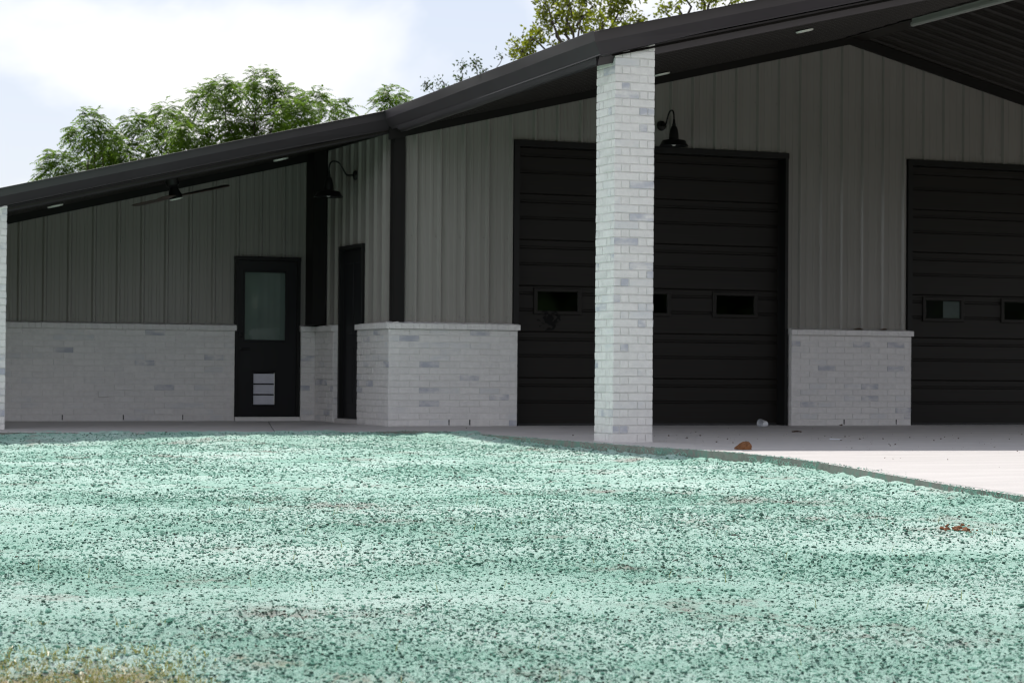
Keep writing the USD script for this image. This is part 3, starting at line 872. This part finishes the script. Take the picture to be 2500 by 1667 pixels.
kd.apply_transform(trimesh.geometry.align_vectors([0, 0, 1], [0, -1, 0])); kd.apply_translation((-0.968, yd, 1.09))
obj('deadbolt', kd, 'black_metal', d)
obj('door_step', bevel_box(-1.05, -0.19, DL + 0.002, DL + 0.13, -0.05, 0.05, 0.004), 'mortar', d)

# side door in the return wall
d2 = xf('side_door', parent=B)
xd = 0.12
obj('door_frame', cat([bevel_box(0.055, 0.2, 1.175, 1.222, 0.0, 2.19), bevel_box(0.055, 0.2, 2.055, 2.102, 0.0, 2.19), bevel_box(0.053, 0.2, 1.170, 2.106, 2.15, 2.2)]), 'black_metal', d2)
obj('door_slab', box(xd, xd + 0.045, 1.222, 2.055, 0.05, 2.15), 'black_door', d2)
obj('door_panel', cat([bevel_box(xd - 0.006, xd + 0.01, 1.33, 1.60, 0.25, 0.95, 0.004), bevel_box(xd - 0.006, xd + 0.01, 1.68, 1.95, 0.25, 0.95, 0.004),
                       bevel_box(xd - 0.006, xd + 0.01, 1.33, 1.60, 1.1, 1.98, 0.004), bevel_box(xd - 0.006, xd + 0.01, 1.68, 1.95, 1.1, 1.98, 0.004)]), 'black_door', d2)
kn = lathe([(0.0, 0.0), (0.03, 0.0), (0.03, 0.008), (0.012, 0.014), (0.012, 0.035), (0.026, 0.042), (0.028, 0.06), (0.018, 0.072), (0.0, 0.074)], 24)
kn.apply_transform(trimesh.geometry.align_vectors([0, 0, 1], [-1, 0, 0])); kn.apply_translation((xd, 1.32, 1.105))
obj('door_knob', kn, 'steel', d2, smooth=40, label='bright steel door knob')
obj('door_step', bevel_box(0.02, 0.2, 1.175, 2.10, -0.02, 0.05, 0.004), 'concrete', d2)

# roof
roof = xf('roof', parent=B)
for (xa, xb, ya, yb) in ((-9.5, -0.1, -0.1, 14.4), (-0.1, XR, -6.1, 14.4), (XR, 12.55, -6.1, 14.4)):
    xs = np.array([xa, xb]); ys = np.array([ya, -0.1, yb]) if ya < -0.2 else np.array([ya, yb])
    X, Y = np.meshgrid(xs, ys, indexing='ij')
    Z = ztop(np.where(X > XR + 1e-9, X, X), Y)
    obj('roof_sheet', grid_mesh(np.stack([X, Y, Z], -1)), 'bronze_trim', roof)

PROF = [(0.0, 0.0), (0.004, -0.004), (-0.024, -0.095), (-0.126, -0.192), (-0.126, -0.202), (-0.20, -0.203), (-0.20, -0.19)]


def fascia(path, dirs):
    """path: plan points with roof-top z; dirs: mitre direction (outward, unnormalised) at each"""
    P = []
    for (x, y), dv in zip(path, dirs):
        z = float(ztop(x, y))
        P.append([(x + dv[0] * dd, y + dv[1] * dd, z + 0.004 + h) for dd, h in PROF])
    return grid_mesh(np.array(P, float))


xc, yc, xf_, yf_ = -0.10, -0.06, -0.14, -6.05


def seg(a, b, n):
    return [(a[0] + (b[0] - a[0]) * t, a[1] + (b[1] - a[1]) * t) for t in np.linspace(0, 1, n)]


p1 = seg((-9.6, yc), (xc, yc), 8)
obj('rake_trim', fascia(p1, [(0, -1)] * 7 + [(-1, -1)]), 'bronze_trim', roof)
# the side edge is hand fitted sheet metal and sags a little
p2 = seg((xc, yc), (xf_, yf_), 14)
P = []
for i, ((x, y), dv) in enumerate(zip(p2, [(-1, -1)] + [(-1, 0)] * 12 + [(-1, -1)])):
    z = float(ztop(xc, y)); w = math.sin(i * 1.3) * 0.006 * (0 < i < 13)
    P.append([(x + dv[0] * (dd + (w if 1 < k < 3 else 0)), y + dv[1] * dd, z + 0.004 + h) for k, (dd, h) in enumerate(PROF)])
obj('eave_trim', grid_mesh(np.array(P)), 'bronze_trim', roof, smooth=25)
p3 = seg((xf_, yf_), (XR, yf_), 6)
obj('rake_trim', fascia(p3, [(-1, -1)] + [(0, -1)] * 5), 'bronze_trim', roof)
p4 = seg((XR, yf_), (12.6, yf_), 4)
obj('rake_trim', fascia(p4, [(0, -1)] * 4), 'bronze_trim', roof)
for (pa, pb, dv) in (((-6.2, yc), (-6.14, yc), (0, -1)), ((-2.9, yc), (-2.84, yc), (0, -1)), ((xc - 0.02, -3.1), (xc - 0.02, -3.16), (-1, 0)), ((2.9, yf_), (2.96, yf_), (0, -1))):
    P = []
    for (x, y) in (pa, pb):
        z = float(ztop(xc if dv[0] else x, y))
        P.append([(x + dv[0] * (dd + 0.003), y + dv[1] * (dd + 0.003), z + 0.005 + h) for dd, h in PROF[1:4]])
    obj('trim_lap', grid_mesh(np.array(P)), 'bronze_trim', roof)
# inner closure trims between fascia and soffit; the long one under the eave edge catches the light
P = []
for i, (x, y) in enumerate(seg((0.03, -0.2), (0.03, -5.8), 24)):
    z = float(zsof(0, y)) - 0.004 * math.sin(i * 0.55) ** 2
    P.append([(x - 0.03, y, z + 0.02), (x - 0.005, y, z - 0.022), (x + 0.03, y, z - 0.046), (x + 0.10, y, z - 0.034), (x + 0.12, y, z - 0.012)])
obj('eave_flange', grid_mesh(np.array(P, float)), 'bronze_trim', roof, smooth=60)
for x0_, x1_, y_, dz in ((0.0, XR, -5.86, 0.085), (-9.4, 0.0, 0.10, 0.045)):
    P = []
    for x in np.linspace(x0_, x1_, 8):
        z = float(zsof(x, y_))
        P.append([(x, y_ - 0.005, z + 0.02), (x, y_, z - 0.012), (x, y_ + 0.035, z - dz), (x, y_ + 0.06, z - dz + 0.006), (x, y_ + 0.07, z + 0.01)])
    obj('soffit_closure', grid_mesh(np.array(P, float)), 'bronze_trim', roof)

# soffits, ribbed sheets running down the slope
sf = xf('soffit', parent=B)


def soffit_sheets(xa, xb, ya, yb, phase):
    k = math.floor((ya - phase) / (3 * RIB))
    while phase + k * 3 * RIB < yb:
        s0, s1 = max(ya, phase + k * 3 * RIB), min(yb, phase + (k + 1) * 3 * RIB)
        k += 1
        if s1 - s0 < 0.02:
            continue
        s, dd = rib_profile(s0, s1, phase)
        P = np.array([[(x, y, float(zsof(x, y)) - h * 0.8) for x in (xa, xb)] for y, h in zip(s, dd)])
        obj('soffit_panel', grid_mesh(P), 'bronze_soffit', sf)


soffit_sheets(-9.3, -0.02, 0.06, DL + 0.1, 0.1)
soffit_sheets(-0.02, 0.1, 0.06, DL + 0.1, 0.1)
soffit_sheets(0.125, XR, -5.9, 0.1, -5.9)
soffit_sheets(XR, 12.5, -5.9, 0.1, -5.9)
# ridge trims
zr = float(zsof(XR, 0))
P = np.array([[(XR - 0.16, y, float(zsof(XR - 0.16, y)) - 0.034), (XR, y, float(zsof(XR, y)) - 0.036), (XR + 0.16, y, float(zsof(XR + 0.16, y)) - 0.034)] for y in (0.02, -1.40, -1.43)])
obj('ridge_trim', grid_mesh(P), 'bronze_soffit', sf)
P = []
for y in (-1.44, -6.0):
    zz = 4.985 + 0.004 * (-1.44 - y)
    P.append([(XR + 0.03, y, zz - 0.01), (XR - 0.036, y, zz - 0.012), (XR - 0.036, y, zz - 0.05), (XR - 0.052, y, zz - 0.055), (XR - 0.056, y, zz - 0.085), (XR - 0.045, y, zz - 0.103), (XR - 0.02, y, zz - 0.108), (XR, y, zz - 0.095)])
obj('pale_ridge_flashing', grid_mesh(np.array(P, float)), 'pale_flashing', sf, label='pale unpainted flashing strip under the porch ridge')


# ------------------------------------------------------------------ lamps, fan, downlights
def make_lamp(name, label, loc, rotz):
    t = xf(name, loc, rotz=rotz, label=label, cat='wall lamp', group='gooseneck barn lamps on the walls')
    # local: wall at y=0, arm reaches towards -y; origin is the plate centre
    pl = lathe([(0, 0), (0.062, 0), (0.062, 0.012), (0.052, 0.026), (0.02, 0.034), (0, 0.035)], 32)
    pl.apply_transform(trimesh.geometry.align_vectors([0, 0, 1], [0, -1, 0]))
    obj('base_plate', pl, 'black_metal', t, smooth=40)
    P0 = np.array([(0, -0.02), (0, -0.07), (0.002, -0.115), (0.045, -0.15), (0.105, -0.185), (0.150, -0.228), (0.163, -0.275), (0.150, -0.318), (0.105, -0.343), (0.05, -0.348), (0.03, -0.348)])
    from scipy.interpolate import splprep, splev
    tck, _ = splprep(P0.T, s=0.0)
    q = np.array(splev(np.linspace(0, 1, 40), tck)).T
    obj('arm', tube([(0, y, z) for z, y in q], 0.0105, 10), 'black_metal', t, smooth=50)
    c = (0, -0.348)
    bell = lathe([(0, 0.045), (0.014, 0.045), (0.018, 0.0), (0.024, -0.018), (0.021, -0.03), (0.034, -0.045), (0.050, -0.085), (0.058, -0.14), (0.0605, -0.20), (0.0605, -0.206), (0, -0.206)], 36)
    bell.apply_translation((0, c[1], 0.0)); obj('bell', bell, 'black_metal', t, smooth=35)
    sh = lathe([(0.058, -0.2), (0.10, -0.203), (0.138, -0.212), (0.146, -0.222), (0.165, -0.262), (0.182, -0.277), (0.180, -0.281), (0.16, -0.268), (0.138, -0.222), (0.06, -0.208)], 48)
    sh.apply_translation((0, c[1], 0.0)); obj('shade', sh, 'black_metal', t, smooth=35)
    bu = trimesh.creation.icosphere(2, 0.03); bu.apply_translation((0, c[1], -0.25))
    obj('bulb', bu, 'white_plastic', t, smooth=True)
    return t


make_lamp('barn_lamp', 'black gooseneck barn lamp above the first garage door, right of the brick column', (3.557, WY - 0.034, 3.69), 0)
make_lamp('barn_lamp', 'black gooseneck barn lamp above the side door in the inner corner', (WY - 0.034, 1.5, 3.05), -90)

fan = xf('ceiling_fan', (-2.26, 1.4, float(zsof(-2.26, 1.4)) - 0.02), label='dark three-blade ceiling fan hanging under the left porch roof', cat='ceiling fan')
SL = math.atan(0.242)
RT = trimesh.transformations.rotation_matrix(-SL, (0, 1, 0))
cn = lathe([(0, 0.0), (0.085, 0.0), (0.078, -0.07), (0.05, -0.10), (0, -0.10)], 32); cn.apply_transform(RT); obj('canopy', cn, 'black_metal', fan, smooth=35)
mh = lathe([(0, -0.09), (0.045, -0.09), (0.052, -0.12), (0.078, -0.19), (0.080, -0.235), (0, -0.235)], 36); mh.apply_transform(RT); obj('motor_housing', mh, 'black_metal', fan, smooth=35)
lr_ = lathe([(0, -0.236), (0.078, -0.236), (0.076, -0.246), (0.05, -0.252), (0, -0.253)], 36); lr_.apply_transform(RT); obj('light_lens', lr_, 'light_lens', fan, smooth=35)
for k, a in enumerate((3, 124, 238)):
    n = 14
    P = []
    for i in range(n):
        s = 0.06 + 0.62 * i / (n - 1)
        wv = 0.038 + 0.024 * math.sin(min(1, i / 9) * math.pi / 2)
        if i == n - 1:
            wv *= 0.62
        pit = math.radians(13)
        top = [(s, -wv, -0.205 - wv * math.sin(pit)), (s, wv, -0.205 + wv * math.sin(pit))]
        P.append([top[0], top[1], (s, wv, -0.213 + wv * math.sin(pit)), (s, -wv, -0.213 - wv * math.sin(pit)), top[0]])
    v, f = grid_mesh(np.array(P, float))
    v = trimesh.transform_points(v, trimesh.transformations.rotation_matrix(math.radians(a), (0, 0, 1)))
    v = trimesh.transform_points(v, RT)
    obj('blade', (v, f), 'fan_blade', fan)

for (x, y, lab) in ((-3.5, 2.11, 'round flush ceiling light at the far left end of the porch soffit'), (-0.73, 2.03, 'round flush ceiling light over the glazed porch door, right of the fan'),
                    (3.33, -3.84, 'round flush ceiling light near the front edge of the gable soffit'), (3.20, -0.66, 'round flush ceiling light close to the gable wall beside the column')):
    t = xf('ceiling_light', (x, y, float(zsof(x, y)) - 0.03), label=lab, cat='ceiling light', group='flush lights in the porch soffit')
    a = lathe([(0, 0), (0.095, 0), (0.093, -0.014), (0.082, -0.018), (0.076, -0.012), (0, -0.012)], 36); a.apply_transform(RT); obj('trim_ring', a, 'light_lens', t, smooth=35)
    b = lathe([(0, -0.013), (0.075, -0.013), (0.07, -0.017), (0, -0.018)], 30); b.apply_transform(RT); obj('lens', b, 'light_lens', t, smooth=35)

# ------------------------------------------------------------------ things lying about
kr = np.random.default_rng(12)
hp = np.array([(-0.115, 0.0, 0.018), (-0.10, 0.03, 0.008), (-0.085, -0.03, 0.010), (-0.05, 0.0, 0.062), (-0.02, 0.03, 0.088), (0.02, -0.02, 0.094), (0.045, 0.03, 0.09),
               (0.075, 0.0, 0.080), (0.10, 0.02, 0.045), (0.085, -0.04, 0.05), (0.09, 0.0, 0.0), (0.07, -0.05, 0.0), (-0.05, -0.055, 0.0), (0.0, -0.06, 0.04), (-0.06, 0.06, 0.0), (0.07, 0.06, 0.0), (-0.11, 0.0, 0.004)])
rk = trimesh.convex.convex_hull(hp + kr.normal(0, 0.003, hp.shape))
for _ in range(3):
    rk = rk.subdivide()
v = rk.vertices * 0.72; v = v + (fbm(v * 48 + 3, 4, 5)[:, None] - 0.5) * 0.026 * (v / (np.linalg.norm(v, axis=1, keepdims=True) + 1e-6)); v[:, 2] = np.maximum(v[:, 2], 0.0) - 0.037
rk = trimesh.Trimesh(v, rk.faces, process=False); rk.apply_transform(trimesh.transformations.rotation_matrix(-0.39, (0, 0, 1))); rk.apply_translation((0.41, -7.97, 0.038))
tag(obj('rock', rk, 'rust_rock', smooth=28), 'rusty brown rock on the concrete at the edge of the shadow', 'rock')
cup = lathe([(0.0, 0.0), (0.033, 0.0), (0.047, 0.118), (0.049, 0.12), (0.0475, 0.122), (0.0445, 0.118), (0.031, 0.004), (0.0, 0.004)], 32)
cup.apply_transform(trimesh.transformations.rotation_matrix(math.radians(-83), (0, 1, 0))); cup.apply_translation((0.05, 0, 0.049))
cup.apply_transform(trimesh.transformations.rotation_matrix(math.radians(28), (0, 0, 1))); cup.apply_translation((4.31, -1.2, 0.0))
tag(obj('plastic_cup', cup, 'clear_plastic', smooth=35), 'clear plastic cup lying on its side before the first garage door', 'cup')
v = np.array([(-0.06, -0.012, 0.003), (0.06, -0.004, 0.003), (0.065, 0.006, 0.008), (-0.055, 0.012, 0.014)])
pc = trimesh.Trimesh(np.vstack([v, v + [0, 0, -0.003]]), [(0, 1, 2), (0, 2, 3), (4, 6, 5), (4, 7, 6), (0, 4, 5), (0, 5, 1), (1, 5, 6), (1, 6, 2), (2, 6, 7), (2, 7, 3), (3, 7, 4), (3, 4, 0)], process=False)
pc.apply_transform(trimesh.transformations.rotation_matrix(-0.39, (0, 0, 1))); pc.apply_translation((2.70, -5.6, 0.004))
tag(obj('paper_scrap', pc, 'paper_scrap'), 'thin white scrap lying on the shaded concrete', 'scrap')


def leaf_bit(x, y, z, s, rz, lab, group):
    n = 7
    P = []
    for i in range(n):
        t = i / (n - 1); w = s * 0.34 * math.sin(math.pi * min(1, t * 0.95 + 0.03))
        P.append([(s * (t - 0.5), -w, 0.012 * math.sin(t * 5) + 0.010), (s * (t - 0.5), 0, 0.002), (s * (t - 0.5), w, 0.014)])
    v, f = grid_mesh(np.array(P))
    v = trimesh.transform_points(v, trimesh.transformations.rotation_matrix(rz, (0, 0, 1))) + [x, y, z]
    tag(obj('fallen_leaf', (v, f), 'dry_leaf'), lab, 'leaf', group)


leaf_bit(6.36, 0.045, HB + 0.078, 0.14, 0.1, 'left of two dry leaves on the brick ledge between the garage doors', 'leaves on the brick ledge')
leaf_bit(6.73, 0.045, HB + 0.078, 0.12, 0.4, 'right of two dry leaves on the brick ledge between the garage doors', 'leaves on the brick ledge')
leaf_bit(6.02, -0.10, 0.0, 0.07, 0.7, 'small reddish leaf at the foot of the wall between the garage doors', None)
leaf_bit(3.78, -2.93, 0.0, 0.13, 0.1, 'small dark twig-like leaf on the shaded concrete past the rock', None)

# specks of soil on the slab
ms = []
for _ in range(300):
    x = rng.uniform(0.3, 9); y = rng.normal(-5.6, 1.4) if rng.random() < 0.6 else rng.uniform(-13, -0.3)
    if not slab_poly.buffer(-0.1).contains(shapely.geometry.Point(x, y)) or abs(x - 0.36) < 0.3 and abs(y + 5.66) < 0.35:
        continue
    q = lump(int(rng.integers(0, 50)), 0, 0.4, 0.6); q.apply_scale(float(0.003 + 0.009 * rng.random() ** 3)); q.apply_translation((x, y, 0.004)); ms.append(q)
tag(obj('soil_specks', cat(ms), 'dirt_speck', kind='stuff'), 'scattered crumbs of soil on the concrete', 'soil')


def clod(x, y, s, lab, matn='mulch', seed=3, c='clod', group=None, n=1, spread=1.1):
    ms = []
    r = random.Random(seed)
    for k in range(n):
        q = lump(seed + k, 2 if spread < 2 else 1, 0.5 if spread < 2 else 0.8, 0.7); q.apply_scale(s * (r.uniform(0.5, 1.0) if spread < 2 else r.uniform(0.25, 1.0))); dx, dy = (r.gauss(0, 0.55) if spread > 2 else r.uniform(-1, 1)) * s * (n > 1) * spread, (r.gauss(0, 0.8) if spread > 2 else r.uniform(-1, 1)) * s * (n > 1) * spread
        q.apply_translation((x + dx, y + dy, float(mulch_z(np.array([x + dx]), np.array([y + dy]))[0]) + s * 0.3)); ms.append(q)
    tag(obj('mulch_lump' if matn == 'mulch' else 'clay_clod', cat(ms), matn, smooth=40, kind='stuff' if spread > 2 else None), lab, c, group)


clod(-4.05, -2.3, 0.062, 'big mulch lump at the edge of the roof shadow near the left column', seed=4)
clod(-0.44, -4.6, 0.055, 'big mulch lump left of the tall brick column base', seed=9)
clod(-2.62, -15.8, 0.016, 'broken reddish brown clay clods in the mulch at the right', 'red_clay', seed=14, n=26, spread=5.5)
clod(-2.30, -15.35, 0.012, 'few small reddish clay crumbs behind the larger broken ones', 'red_clay', seed=21, n=4, spread=3)

# fine mulch strands splashed on the slab edge
ms = []
ring = shapely.geometry.LineString([(-0.1, -2.1), (-0.1, -5.97), (-0.09, -7.3), (-0.03, -7.9), (-0.01, -8.5), (-0.08, -9.34), (-0.235, -10.24), (-0.465, -11.19), (-0.71, -12.1), (-0.915, -12.9), (-1.075, -13.55), (-1.22, -14.3)])
for _ in range(500):
    p = ring.interpolate(rng.random(), normalized=True)
    if noise(np.array([p.y * 1.3, 0.5, 2.0]), 3) < 0.45:
        continue
    x, y = p.x - rng.uniform(0.004, 0.06), p.y
    h = rng.uniform(0.015, 0.05); a = rng.uniform(0, 6.28)
    z0 = -0.05
    pts = [(x, y, z0), (x + 0.4 * h * math.cos(a), y + 0.4 * h * math.sin(a), z0 + 0.6 * h), (x + h * math.cos(a), y + h * math.sin(a), z0 + 0.75 * h)]
    ms.append(tube(pts, [0.002, 0.0015, 0.0006], 3, cap=False))
tag(obj('mulch_strands', cat(ms), 'mulch_clod_look', kind='stuff'), 'green coated stalks and fibres along the concrete edge', 'mulch')

# grass blades where the spray thins out
vs, fs = [], []


def blade(x, y, h, a, lean, w):
    z = float(mulch_base(np.array([x]), np.array([y]))[0]) + 0.004
    b = len(vs)
    ca, sa = math.cos(a), math.sin(a)
    for i, t in enumerate((0, 0.4, 0.75, 1.0)):
        out = lean * h * t ** 1.6; up = h * t * math.sqrt(max(0.05, 1 - (lean * t) ** 2 * 0.8)); ww = w * (1 - t) ** 0.6
        cx, cy = x + ca * out, y + sa * out
        vs.append((cx - sa * ww, cy + ca * ww, z + up)); vs.append((cx + sa * ww, cy - ca * ww, z + up))
    for i in range(3):
        fs.append((b + 2 * i, b + 2 * i + 1, b + 2 * i + 3, b + 2 * i + 2))


cnt = 0
for _ in range(60000):
    t = rng.uniform(4.6, 7.4); s = rng.uniform(-0.235, -0.02) * t
    x, y = C2 + F2 * t + R2 * s
    q = noise(np.array([x * 2.6, y * 2.6, 0.3]), 71); q2 = noise(np.array([x * 9, y * 9, 0.3]), 72)
    px = s / t
    dens = np.clip((6.05 - t) / 0.75, 0, 1) * np.clip((-0.125 - px) / 0.085, 0, 1)
    dens = dens * (0.35 + 0.9 * q) + 0.55 * max(0, q2 - 0.66) * (t < 6.6) * (px < -0.13) + 0.0003
    if rng.random() < dens * 1.3:
        blade(x, y, rng.uniform(0.007, 0.030) * (1.9 if rng.random() < 0.05 else 1), rng.uniform(0, 6.28), rng.uniform(0.6, 1.5), rng.uniform(0.0009, 0.0022)); cnt += 1
for _ in range(60):     # a few stray blades through the mulch
    t = rng.uniform(5.2, 12); s = rng.uniform(-0.22, 0.22) * t
    x, y = C2 + F2 * t + R2 * s
    if not slab_poly.contains(shapely.geometry.Point(x, y)):
        blade(x, y, rng.uniform(0.03, 0.07), rng.uniform(0, 6.28), rng.uniform(0.2, 0.8), 0.0016)
tag(obj('dry_grass', (np.array(vs), np.array(fs)), 'grass_blade', kind='stuff'), 'thin dry and green grass showing through the mulch in the near left corner', 'grass')

# ------------------------------------------------------------------ trees
def limb(a, b, ra, rb, seed, n=9, wob=0.10):
    r = np.random.default_rng(seed)
    a, b = np.array(a, float), np.array(b, float)
    t = np.linspace(0, 1, n)[:, None]
    L = np.linalg.norm(b - a)
    p = a + (b - a) * t
    p[:, 2] += (np.sin(t[:, 0] * np.pi) * L * 0.06)
    p[1:-1] += r.normal(0, wob * L / n, (n - 2, 3))
    return tube(p, np.linspace(ra, rb, n), 6)


def frond(p, d, L, r, leaf_w, leaf_l, pairs, V, Fc):
    """one pinnate leaf: arching midrib with drooping leaflets"""
    d = d / np.linalg.norm(d)
    side = np.cross(d, [0, 0, 1.0]); side /= np.linalg.norm(side) + 1e-9
    for i in range(pairs):
        t = (i + 1.0) / pairs
        q = p + d * L * t + np.array([0, 0, -0.55 * L * t * t])
        for sgn in (-1, 1):
            dirv = side * sgn * 0.85 + d * 0.45 + np.array([0, 0, -0.45 - 0.3 * r.random()])
            dirv /= np.linalg.norm(dirv)
            wv = np.cross(dirv, [0, 0, 1.0]) + r.normal(0, 0.25, 3); wv /= np.linalg.norm(wv) + 1e-9
            ll = leaf_l * (0.75 + 0.5 * math.sin(math.pi * min(1, t))) * r.uniform(0.8, 1.15)
            b = len(V)
            V += [q, q + dirv * ll * 0.45 + wv * leaf_w, q + dirv * ll, q + dirv * ll * 0.45 - wv * leaf_w]
            Fc.append((b, b + 1, b + 2, b + 3))


def pinnate_tree(label, base, lobes, seed, per=125):
    r = np.random.default_rng(seed)
    t = xf('tree', label=label, cat='tree')
    base = np.array(base, float)
    top = np.array([np.mean([l[0] for l in lobes]), np.mean([l[1] for l in lobes]), min(l[2] for l in lobes) - 1.2])
    ms = [limb(base, top, 0.14, 0.07, seed, 10, 0.15)]
    for i, l in enumerate(lobes):
        ms.append(limb(top, (l[0], l[1], l[2] - l[3] * 0.3), 0.032, 0.008, seed + i + 1))
    obj('trunk', cat(ms), 'bark', t, smooth=60)
    V, Fc = [], []
    for l in lobes:
        c = np.array(l[:3]); R = l[3]
        n = int(per * (R / 0.4) ** 2)
        for _ in range(n):
            d = r.normal(0, 1, 3); d[2] = d[2] * 0.9 + 0.15; d /= np.linalg.norm(d)
            p = c + d * R * (0.25 + 0.55 * r.random()) * np.array([1.05, 1.05, 1.0])
            out = d * np.array([1, 1, 0.7]) + r.normal(0, 0.4, 3) + np.array([0, 0, 0.15])
            frond(p, out, r.uniform(0.22, 0.40), r, 0.016, r.uniform(0.09, 0.13), 7, V, Fc)
    obj('crown', (np.array(V), np.array(Fc)), 'pinnate_leaf', t)
    return t


A = [(1.09, 25.39, 5.26, .41), (1.36, 24.48, 5.79, .34), (1.47, 23.93, 6.1, .27), (1.71, 23.79, 5.69, .4), (2.44, 25.22, 5.54, .51), (2.77, 25.28, 6.21, .35), (.83, 25.44, 4.98, .27), (1.98, 25.23, 5.24, .46), (2.74, 24.51, 5.22, .32)]
Bt = [(3.18, 24.25, 6.44, .23), (3.56, 25.24, 6.24, .42), (3.51, 23.17, 5.76, .49), (4.24, 24.94, 6.8, .39), (4.18, 23.31, 6.85, .34), (4.43, 23.51, 6.2, .5), (5.02, 24.31, 6.87, .37), (5.08, 23.19, 7.02, .38), (5.6, 23.35, 6.75, .38), (5.53, 22.03, 6.24, .4), (5.49, 23.93, 6.21, .51), (4.84, 23.64, 5.78, .5), (6.07, 22.59, 6.64, .32), (6.66, 23.54, 6.48, .29), (6.68, 22.27, 6.41, .23), (3.11, 24.14, 5.65, .41), (3.59, 23.12, 5.23, .45), (5.84, 22.88, 5.94, .41)]
Ct = [(7.71, 22.09, 6.72, .29), (7.52, 22.22, 6.52, .2), (8.02, 22.57, 6.54, .26), (7.91, 21.83, 6.34, .2), (7.7, 22.2, 5.9, .4)]
pinnate_tree('leftmost feathery green tree showing above the low end of the roof', (1.9, 24.9, -0.3), A, 101)
pinnate_tree('largest domed feathery green tree above the middle of the left roof', (4.8, 23.8, -0.3), Bt, 202)
pinnate_tree('small round green treetop just left of the roof corner bend', (7.7, 22.2, -0.3), Ct, 303)


def cluster_tree(name, label, base, lobes, seed, per, leaf, matn, spread=1.0, lr=(0.05, 0.012)):
    r = np.random.default_rng(seed)
    t = xf(name, label=label, cat='tree')
    base = np.array(base, float)
    top = np.array([np.mean([l[0] for l in lobes]), np.mean([l[1] for l in lobes]), min(l[2] for l in lobes) - 1.0])
    ms = [limb(base, top, 0.22, 0.12, seed, 12, 0.12)]
    V, Fc = [], []
    for i, l in enumerate(lobes):
        c = np.array(l[:3]); R = l[3]
        ms.append(limb(top, c, lr[0], lr[1], seed + 3 * i + 1, 9, 0.22))
        for k in range(max(4, int(26 * (R / 0.4) ** 2 * spread))):
            d = r.normal(0, 1, 3); d /= np.linalg.norm(d)
            tip = c + d * R * (0.35 + 0.65 * r.random())
            if k % 2 == 0:
                ms.append(limb(c + r.normal(0, 0.04, 3), tip, 0.010, 0.004, seed + k + 77 * i, 5, 0.3))
            for _ in range(per):
                q = tip + r.normal(0, 0.055, 3)
                dv = r.normal(0, 1, 3) + d * 0.6 + np.array([0, 0, -0.1]); dv /= np.linalg.norm(dv)
                wv = np.cross(dv, r.normal(0, 1, 3)); wv /= np.linalg.norm(wv) + 1e-9
                ll = leaf * r.uniform(0.7, 1.25); b = len(V)
                V += [q, q + dv * ll * 0.5 + wv * ll * 0.24, q + dv * ll, q + dv * ll * 0.5 - wv * ll * 0.24]
                Fc.append((b, b + 1, b + 2, b + 3))
    obj('trunk', cat(ms), 'bark', t, smooth=60)
    obj('crown', (np.array(V), np.array(Fc)), matn, t)


Dt = [(7.67, 19.76, 6.72, .12), (8.4, 19.62, 7.09, .12), (8.89, 20.02, 7.26, .14), (8.16, 20.09, 6.83, .1), (9.17, 19.14, 7.3, .1), (8.92, 19.62, 7.03, .12), (8.5, 19.8, 6.8, .14), (8.0, 19.8, 6.6, .12)]
Et = [(11.44, 21.75, 8.55, .51), (10.68, 21.13, 8.05, .34), (12.06, 21.56, 8.71, .46), (11.75, 19.76, 8.16, .4), (12.61, 20.54, 8.55, .32), (12.75, 19.99, 8.42, .24), (10.74, 21.74, 7.92, .33), (11.16, 20.2, 8.72, .4), (11.21, 21.68, 8.96, .33), (11.97, 20.68, 7.98, .32), (11.5, 21.64, 7.99, .28), (10.41, 21.18, 7.77, .25), (12.29, 20.29, 8.81, .36), (12.07, 21.14, 9.29, .55), (11.63, 21.74, 9.54, .56), (12.57, 20.04, 9.06, .45)]
Ft = [(14.4, 22.13, 9.06, .23), (14.66, 22.02, 9.18, .19), (15.12, 21.45, 9.22, .32), (15.6, 20.95, 9.28, .23), (15.12, 20.85, 9.47, .47), (14.61, 21.49, 9.48, .38)]
cluster_tree('tree', 'thin twiggy shrub tips rising above the side edge of the roof', (8.5, 19.8, -0.3), Dt, 404, 7, 0.075, 'shrub_leaf', 3.0, (0.02, 0.006))
cluster_tree('tree', 'yellow green oak with open crooked branches behind the tall brick column', (11.6, 21.0, -0.3), Et, 505, 12, 0.11, 'oak_leaf')
cluster_tree('tree', 'yellow green oak tips peeking over the roof at the top right', (15.0, 21.4, -0.3), Ft, 606, 12, 0.11, 'oak_leaf')

# the wood across the lawn behind the viewer, mirrored in the window panes
r = np.random.default_rng(9)
n = 70000
x = r.uniform(-80, 80, n); hh = 11 + 6 * fbm(np.stack([x * 0.09, 0 * x, 0 * x], -1), 3, 8)
z = hh * r.uniform(0, 1, n) ** 0.8; y = -62 + r.normal(0, 3.5, n) + 4 * (z / hh)
d1 = r.normal(0, 1, (n, 3)); d1 /= np.linalg.norm(d1, axis=1, keepdims=True); d2v = np.cross(d1, r.normal(0, 1, (n, 3))); d2v /= np.linalg.norm(d2v, axis=1, keepdims=True)
c = np.stack([x, y, z - 0.3], -1); s = r.uniform(0.35, 0.8, (n, 1))
V = np.stack([c - d1 * s, c + d2v * s * 0.6, c + d1 * s, c - d2v * s * 0.6], 1).reshape(-1, 3)
Fq = np.arange(4 * n).reshape(-1, 4)
tag(obj('wood', (V, Fq), 'wood_leaf', kind='stuff'), 'belt of dark trees across the field behind the viewer', 'trees')
